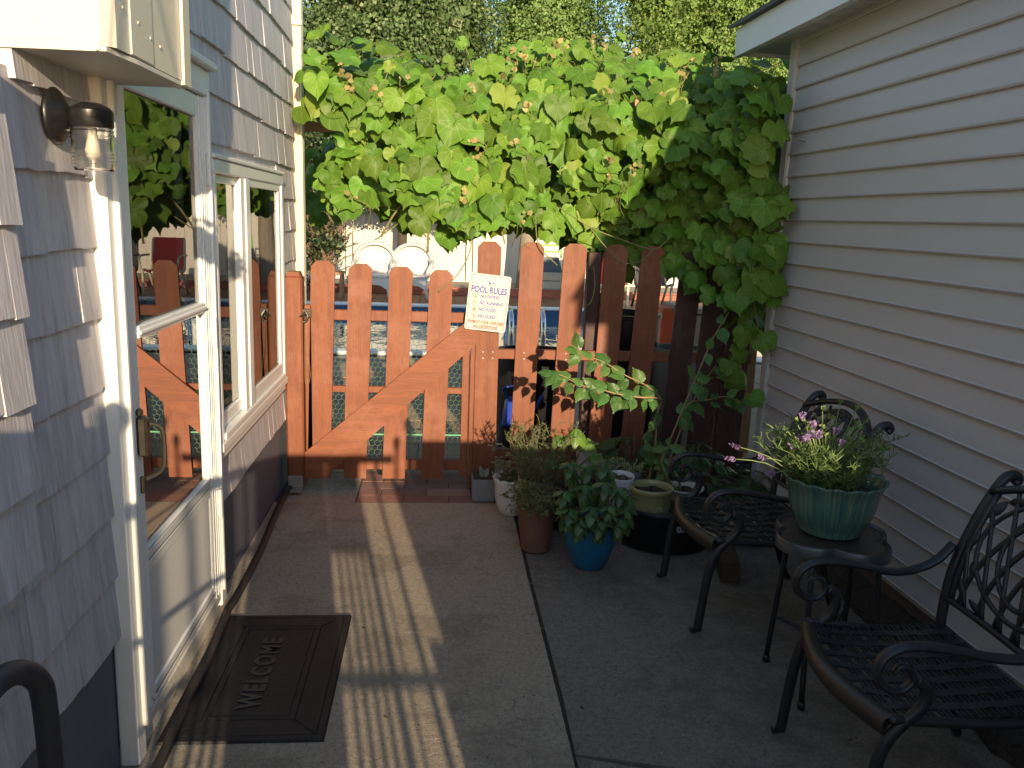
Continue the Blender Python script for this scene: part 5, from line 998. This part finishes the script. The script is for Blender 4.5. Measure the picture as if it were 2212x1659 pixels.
# deck furniture
WICK = M1('wicker_white', (.62, .59, .54), .6, .25, 60, bs=.7, bd=.01)
def wicker(loc, label, rot=0):
    o = thing('wicker_chair', label, 'chair', loc, 'white wicker chairs on the pool deck'); L = []
    g = G(); n = 30
    for i in range(n+1):
        a = R_(-20+220*i/n); r_ = .34
        for k, (dr, dy) in enumerate(((.0, 0), (.04, -.05), (.015, -.12), (-.03, -.1))): g.v.append((loc[0]+(r_+dr)*math.cos(a), loc[1]+.28+dy-.25*max(0, -math.sin(a)), loc[2]+.62+(r_+dr)*math.sin(a)*.88))
    for i in range(n):
        for k in range(4): g.f.append((i*4+k, i*4+(k+1) % 4, (i+1)*4+(k+1) % 4, (i+1)*4+k))
    g.build('back_rim', WICK, o, True)
    g = G(); pl = [(loc[0]+.33*math.cos(R_(a)), loc[2]+.62+.29*math.sin(R_(a))) for a in range(-20, 201, 10)]; pl += [(loc[0]-.24, loc[2]+.38), (loc[0]+.24, loc[2]+.38)]; g.prism(pl, 1, loc[1]+.25, loc[1]+.285); g.build('back', WICK, o)
    g = G(); g.box((loc[0]-.27, loc[1]-.24, loc[2]+.36), (loc[0]+.27, loc[1]+.27, loc[2]+.41), 0, .02); g.prism([(loc[0]-.25, loc[2]+.36), (loc[0]+.25, loc[2]+.36), (loc[0]+.24, loc[2]+.17), (loc[0]+.12, loc[2]+.24), (loc[0], loc[2]+.26), (loc[0]-.12, loc[2]+.24), (loc[0]-.24, loc[2]+.17)], 1, loc[1]-.24, loc[1]-.21); g.build('seat', WICK, o)
    for s_ in (-1, 1):
        g = G(); g.tube(crom([(loc[0]+s_*.30, loc[1]+.22, loc[2]+.66), (loc[0]+s_*.34, loc[1]+.0, loc[2]+.62), (loc[0]+s_*.33, loc[1]-.22, loc[2]+.58), (loc[0]+s_*.29, loc[1]-.25, loc[2]+.50), (loc[0]+s_*.27, loc[1]-.23, loc[2]+.38)], 5), .035, 8); g.build('armrest', WICK, o, True)
        for y in (-.22, .22): g = G(); g.tube([(loc[0]+s_*.25, loc[1]+y, loc[2]+.38), (loc[0]+s_*.24, loc[1]+y, loc[2]+.2), (loc[0]+s_*.28, loc[1]+y*1.1, loc[2])], [.028, .022, .026], 8); g.build('leg', WICK, o, True)
    return o
wicker((-1.10, 14.45, .003), 'left white wicker armchair on the deck beyond the pool'); wicker((-.47, 14.6, .003), 'right white wicker armchair on the deck, behind the gate pickets')
o = thing('deck_table', 'small square wooden table left of the wicker chairs', 'table', (-1.80, 14.5, 0)); TW = wood_mat('teak', (.30, .17, .08)); g = G(); g.box((-2.03, 14.3, .40), (-1.60, 14.7, .445), 0, .005); g.build('top', TW, o)
for x in (-2.0, -1.64):
    for y in (14.33, 14.66): g = G(); g.box((x-.02, y-.02, .002), (x+.02, y+.02, .40)); g.build('leg', TW, o)
# red patio chair (seen in the door glass) and its black neighbour
def sling(loc, label, col, leg):
    o = thing('sling_chair', label, 'chair', loc, 'patio chairs at the far right of the deck'); fm = M1('frame_'+col, leg, .4); cm = M1('sling_'+col, {'red': (.60, .05, .03), 'black': (.03, .03, .035)}[col], .7, .1); x, y, z = loc
    for s_ in (-1, 1):
        g = G(); g.tube(crom([(x+s_*.25, y-.28, z), (x+s_*.26, y-.22, z+.3), (x+s_*.26, y-.20, z+.42), (x+s_*.26, y+.2, z+.40), (x+s_*.25, y+.32, z+.9)], 4), .022, 8); g.tube([(x+s_*.26, y+.05, z+.40), (x+s_*.26, y+.36, z)], .02, 8); g.tube(crom([(x+s_*.28, y-.22, z+.40), (x+s_*.30, y-.2, z+.62), (x+s_*.30, y+.22, z+.64)], 4), .018, 8); g.build('frame', fm, o, True)
    g = G(); g.prism([(y-.2, z+.41), (y+.2, z+.39), (y+.33, z+.92), (y+.35, z+.92), (y+.22, z+.375), (y-.2, z+.395)], 0, x-.25, x+.25); g.build('sling', cm, o); return o
sling((2.9, 14.1, .003), 'red sling chair with cream legs, mirrored in the door glass', 'red', (.70, .62, .42)); sling((3.6, 13.95, .003), 'black sling chair right of the red one on the deck', 'black', (.03, .03, .03))
# planter caddy with green frame
o = thing('garden_cart', 'small green-framed cart holding a dark box by the far fence', 'cart', (2.1, 16.0, .12)); g = G(); g.prism([(1.86, .45), (2.34, .45), (2.26, .72), (1.94, .72)], 1, 15.95, 16.25); g.build('box', M1('cart_dark', (.06, .09, .12), .4), o)
g = G(); g.tube([(1.9, 15.94, .72), (1.9, 15.94, .95), (2.3, 15.94, .95), (2.3, 15.94, .72)], .018, 6); g.tube([(1.88, 15.93, .83), (2.32, 15.93, .83)], .014, 6); g.build('frame', M1('lime_frame', (.25, .55, .10), .5), o); g = G(); g.box((1.84, 15.95, .28), (2.36, 16.2, .44), 0, .01); g.box((1.86, 15.95, .12), (2.34, 16.2, .27), 0, .01); g.build('base', M1('cart_base', (.42, .38, .28), .7), o)
# white vinyl fence
FV = M1('white_vinyl_fence', (.60, .56, .49), .5, .05, 3); wf = thing('vinyl_fence', 'tall white vinyl fence with slatted top behind the pool deck', 'fence', (2, 17.2, 0))
FY = 17.2
for i in range(9):
    x0 = -9+i*2.4; g = G()
    for k in range(12): g.box((x0+.08+k*.187, FY, .05), (x0+.08+k*.187+.184, FY+.03, 1.42), 0, .003)
    g.box((x0+.05, FY-.02, .03), (x0+2.35, FY+.05, .14)); g.box((x0+.05, FY-.02, 1.42), (x0+2.35, FY+.05, 1.50)); g.box((x0+.05, FY-.02, 1.72), (x0+2.35, FY+.05, 1.79))
    for k in range(23): g.box((x0+.10+k*.098, FY, 1.50), (x0+.10+k*.098+.04, FY+.02, 1.72))
    g.build('panel', FV, wf); g = G(); g.box((x0-.06, FY-.04, .0), (x0+.06, FY+.08, 1.88), 0, .005); g.prism([(x0-.075, 1.88), (x0+.075, 1.88), (x0, 1.95)], 1, FY-.055, FY+.095); g.build('post', FV, wf)
# ------------------------------------------------------------ trees
def tree(name, label, base, lobes, n, smin, smax, mat, trunk_r, th, limbs=7, droop=0., bark=(.10, .075, .055), depth=.5):
    o = thing(name, label, 'tree', base, 'trees behind the white fence'); P = []; W = np.array([l[3]*l[4] for l in lobes]); W = W/W.sum()
    # clusters on and within each lobe, then leaves round each cluster
    P, NV_ = [], []
    per = 26
    for li, (x, y, z, rx, rz) in enumerate(lobes):
        m_ = max(6, int(n*W[li]/per)); d = nrmz(nr.normal(size=(m_, 3))); rad = 1-depth*nr.rand(m_, 1)**1.6; wv = 1+.16*np.sin(d[:, :1]*7+li)+.12*np.sin(d[:, 2:3]*9+li*2)
        cc = d*rad*wv*np.array([rx, rx*.9, rz])+np.array([x, y, z]); q = np.repeat(cc, per, 0)+nr.normal(size=(m_*per, 3))*np.array([.16, .16, .12+droop*.14]); P.append(q); NV_.append(np.repeat(d, per, 0)+nr.normal(size=(m_*per, 3))*.5)
    for (x, y, z, rx, rz) in lobes:      # big inner leaves so that the crown's heart is closed
        m_ = 900; d = nrmz(nr.normal(size=(m_, 3))); P.append(d*(nr.rand(m_, 1)**.4*.66)*np.array([rx, rx*.9, rz])+np.array([x, y, z])); NV_.append(d+nr.normal(size=(m_, 3))*.5)
    nb = 900*len(lobes); P = np.vstack(P); NV_ = np.vstack(NV_); k = len(P); tip = nr.normal(size=(k, 3)); tip[:, 2] -= droop*2.2; S = nr.uniform(smin, smax, k); S[k-nb:] = nr.uniform(.16, .34, nb)
    leaves('crown', QUAD, P, NV_, tip, S, mat, o, .7 if droop else .95)
    g = G(); bx, by, bz = base; top = (bx+.2, by+.1, th); g.tube(crom([(bx, by, bz-.3), (bx+.06, by, bz+th*.3), (bx-.05, by, bz+th*.7), top], 5), [trunk_r*(1-.75*i/15) for i in range(16)], 12)
    for i in range(limbs):
        l = lobes[i % len(lobes)]; z0 = th*(.3+.6*i/limbs); e = (l[0]+rnd.gauss(0, l[3]*.3), l[1]+rnd.gauss(0, l[3]*.3), l[2]+rnd.gauss(0, l[4]*.3)); g.tube(crom([(bx, by, z0), ((bx+e[0])/2, (by+e[1])/2, (z0+e[2])/2+.2), e], 5), [trunk_r*.42*(1-.08*j) for j in range(11)], 7)
    g.build('trunk', M1(name+'_bark', bark, .9, .4, 14, (1, 1, .3), bs=1, bd=.03), o, True); return o
def tleaf(n, c, c2, isl=.32): return leaf_mat(n, c, (c2, .84), isl, .55, .25, False)
tree('dark_hedge_tree', 'dark blue-green dense tree at the left behind the grapevine', (-2.2, 19.2, 0), [(-2.6, 19.2, 3.4, 2.1, 2.3), (-1.0, 19.0, 3.9, 1.7, 2.1), (.1, 19.3, 3.2, 1.2, 1.8), (-1.6, 19.6, 5.6, 2.0, 1.8), (.0, 19.6, 5.6, 1.3, 1.6), (-4.6, 19.2, 4.2, 2.0, 2.6), (-.7, 18.6, 2.3, 1.4, .8)], 80000, .04, .085, tleaf('hedge_tree_leaf', (.092, .150, .050), (.24, .30, .15)), .22, 4.6)
tree('green_tree', 'pale green lacy tree in the middle of the skyline', (2.2, 21.5, 0), [(1.9, 21.5, 4.6, 1.5, 1.9), (3.1, 21.8, 4.2, 1.3, 2.2), (2.3, 21.5, 2.8, 1.6, 1.4), (2.6, 22, 6.4, 1.7, 1.5), (1.0, 22, 3.4, 1.0, 1.4)], 62000, .04, .09, tleaf('green_tree_leaf', (.15, .25, .07), (.26, .35, .12)), .18, 5.0, droop=.3)
tree('cedar_tree', 'yellow-green feathery cedar at the right behind the garage eave', (6.0, 19.5, 0), [(4.4, 19.5, 3.6, 1.2, 2.5), (5.7, 19.3, 4.2, 1.5, 2.6), (7.2, 19.6, 3.8, 1.5, 2.6), (5.0, 19.6, 6.3, 1.4, 1.7), (6.6, 19.6, 6.6, 1.6, 1.7), (5.2, 19.0, 2.2, 1.6, 1.0), (3.5, 19.8, 2.4, 1.0, 1.2)], 90000, .035, .075, tleaf('cedar_leaf', (.155, .25, .06), (.25, .33, .09)), .2, 5.2, droop=.7, depth=.6)
tree('cedar_tree', 'yellow-green cedar hidden behind the garage, mirrored in the windows', (10.5, 20, 0), [(9.4, 20, 3.8, 1.8, 2.8), (12, 20, 4.0, 2.0, 3.0), (10.5, 20.4, 6.2, 2.2, 2.0)], 12000, .10, .2, bpy.data.materials['cedar_leaf'], .2, 4.5, droop=.6)
tree('dark_hedge_tree', 'dark broad tree behind the house corner, far left of the fence', (-7.5, 20, 0), [(-7.2, 20, 3.8, 2.2, 2.8), (-9.5, 20, 4, 2.2, 3)], 9000, .10, .2, bpy.data.materials['hedge_tree_leaf'], .2, 4.0)
# small trees inside the yard, whose branches hang before the white fence
def yardtree(label, x, y, r_, th, lobes, n, col, bark):
    o = thing('yard_tree', label, 'tree', (x, y, .1), 'trees inside the pool yard'); P, Q = [], []
    for lx, ly, lz, rx, rz, m_ in lobes:
        d = nrmz(nr.normal(size=(m_, 3))); cc = d*(nr.rand(m_, 1)**.5)*np.array([rx, rx*.6, rz])+np.array([lx, ly, lz]); P.append(np.repeat(cc, 14, 0)+nr.normal(size=(m_*14, 3))*.07); Q.append(np.repeat(d, 14, 0)+nr.normal(size=(m_*14, 3))*.8)
    P, Q = np.vstack(P), np.vstack(Q); tip = nr.normal(size=(len(P), 3)); tip[:, 2] -= .8; leaves('crown', QUAD, P, Q, tip, nr.uniform(.04, .085, len(P)), tleaf('yard_leaf', col, (.22, .26, .12)), o, .6)
    g = G(); g.tube(crom([(x, y, 0), (x+.05, y, th*.4), (x-.04, y, th*.75), (x+.1, y, th)], 5), [r_*(1-.5*i/15) for i in range(16)], 12)
    for lx, ly, lz, *_ in lobes: g.tube(crom([(x, y, th*.6), ((x+lx)/2, (y+ly)/2, (th*.7+lz)/2+.15), (lx, ly, lz)], 5), r_*.25, 7)
    g.build('trunk', M1('yard_bark', bark, .9, .4, 14, (1, 1, .3), bs=1, bd=.03), o, True); return o
yardtree('dark trunked tree between the two wicker chairs, branches over the white fence', -.75, 16.2, .10, 3.2, [(-1.5, 15.9, 1.72, .7, .24, 190), (-.5, 15.8, 1.75, .8, .28, 230), (.3, 15.8, 1.6, .5, .28, 90), (-.1, 15.9, 2.3, 1.4, .5, 150), (-1.8, 16, 2.3, 1.1, .5, 110), (1.0, 15.9, 2.2, .8, .5, 90)], 0, (.055, .085, .03), (.09, .07, .05))
yardtree('thick grey-barked trunk by the white fence right of the sign', 1.62, 16.1, .17, 3.0, [(1.9, 15.9, 2.2, .9, .4, 90), (2.9, 15.9, 1.9, .8, .35, 70), (1.3, 16, 2.5, .8, .4, 60)], 0, (.08, .13, .03), (.30, .25, .19))
yardtree('dark evergreen at the left end of the pool deck', -2.7, 14.6, .09, 2.2, [(-2.45, 14.5, .75, .5, .7, 150), (-2.7, 14.6, 1.9, .7, .7, 170), (-2.1, 14.9, 2.3, .6, .8, 200), (-1.9, 14.6, 1.0, .3, .3, 30)], 0, (.03, .055, .02), (.09, .06, .04))
# dry twig mass
o = thing('dry_shrub', 'brown dry twiggy shrub at the left end of the white fence', 'shrub', (-2.1, 14.9, 0)); g = G()
for i in range(150):
    a = rnd.gauss(0, .5); b = Vector((-2.1+rnd.gauss(0, .08), 14.9, .3+rnd.uniform(0, .5))); e = b+Vector((math.sin(a)*.6+.1, rnd.gauss(-.1, .15), rnd.uniform(.35, 1.1))); g.tube(crom([b, b.lerp(e, .5)+Vector((rnd.gauss(0, .06), 0, rnd.gauss(0, .06))), e], 3), rnd.uniform(.006, .014), 5)
g.build('twigs', M1('twig', (.20, .13, .08), .9, .4, 30), o)
g = G(); g.tube(crom([(-2.15, 14.95, 0), (-2.1, 14.95, .6), (-2.2, 14.95, 1.3)], 4), .09, 9); g.build('stump', M1('twig_bark', (.12, .08, .05), .9, .4), o, True)

# ------------------------------------------------------------ litter on the concrete
P, Nn, T, S = [], [], [], []
for i in range(150):
    x, y = (rnd.uniform(-.74, 1.58), rnd.uniform(1.9, 4.0)) if i % 3 else (rnd.choice((-.77, .387, 1.56))+rnd.gauss(0, .03), rnd.uniform(1.9, 4.0))
    if -.76 < x < -.28 and 2.08 < y < 2.86: continue
    P.append((x, y, .002)); Nn.append((rnd.gauss(0, .25), rnd.gauss(0, .25), 1)); T.append((rnd.gauss(0, 1), rnd.gauss(0, 1), 0)); S.append(rnd.uniform(.005, .016))
tag(leaves('leaf_litter', OV, P, Nn, T, S, leaf_mat('litter', (.20, .14, .08), veins=False, isl=.7)), 'scattered dry leaf bits on the concrete path', 'leaf litter', kind='stuff')
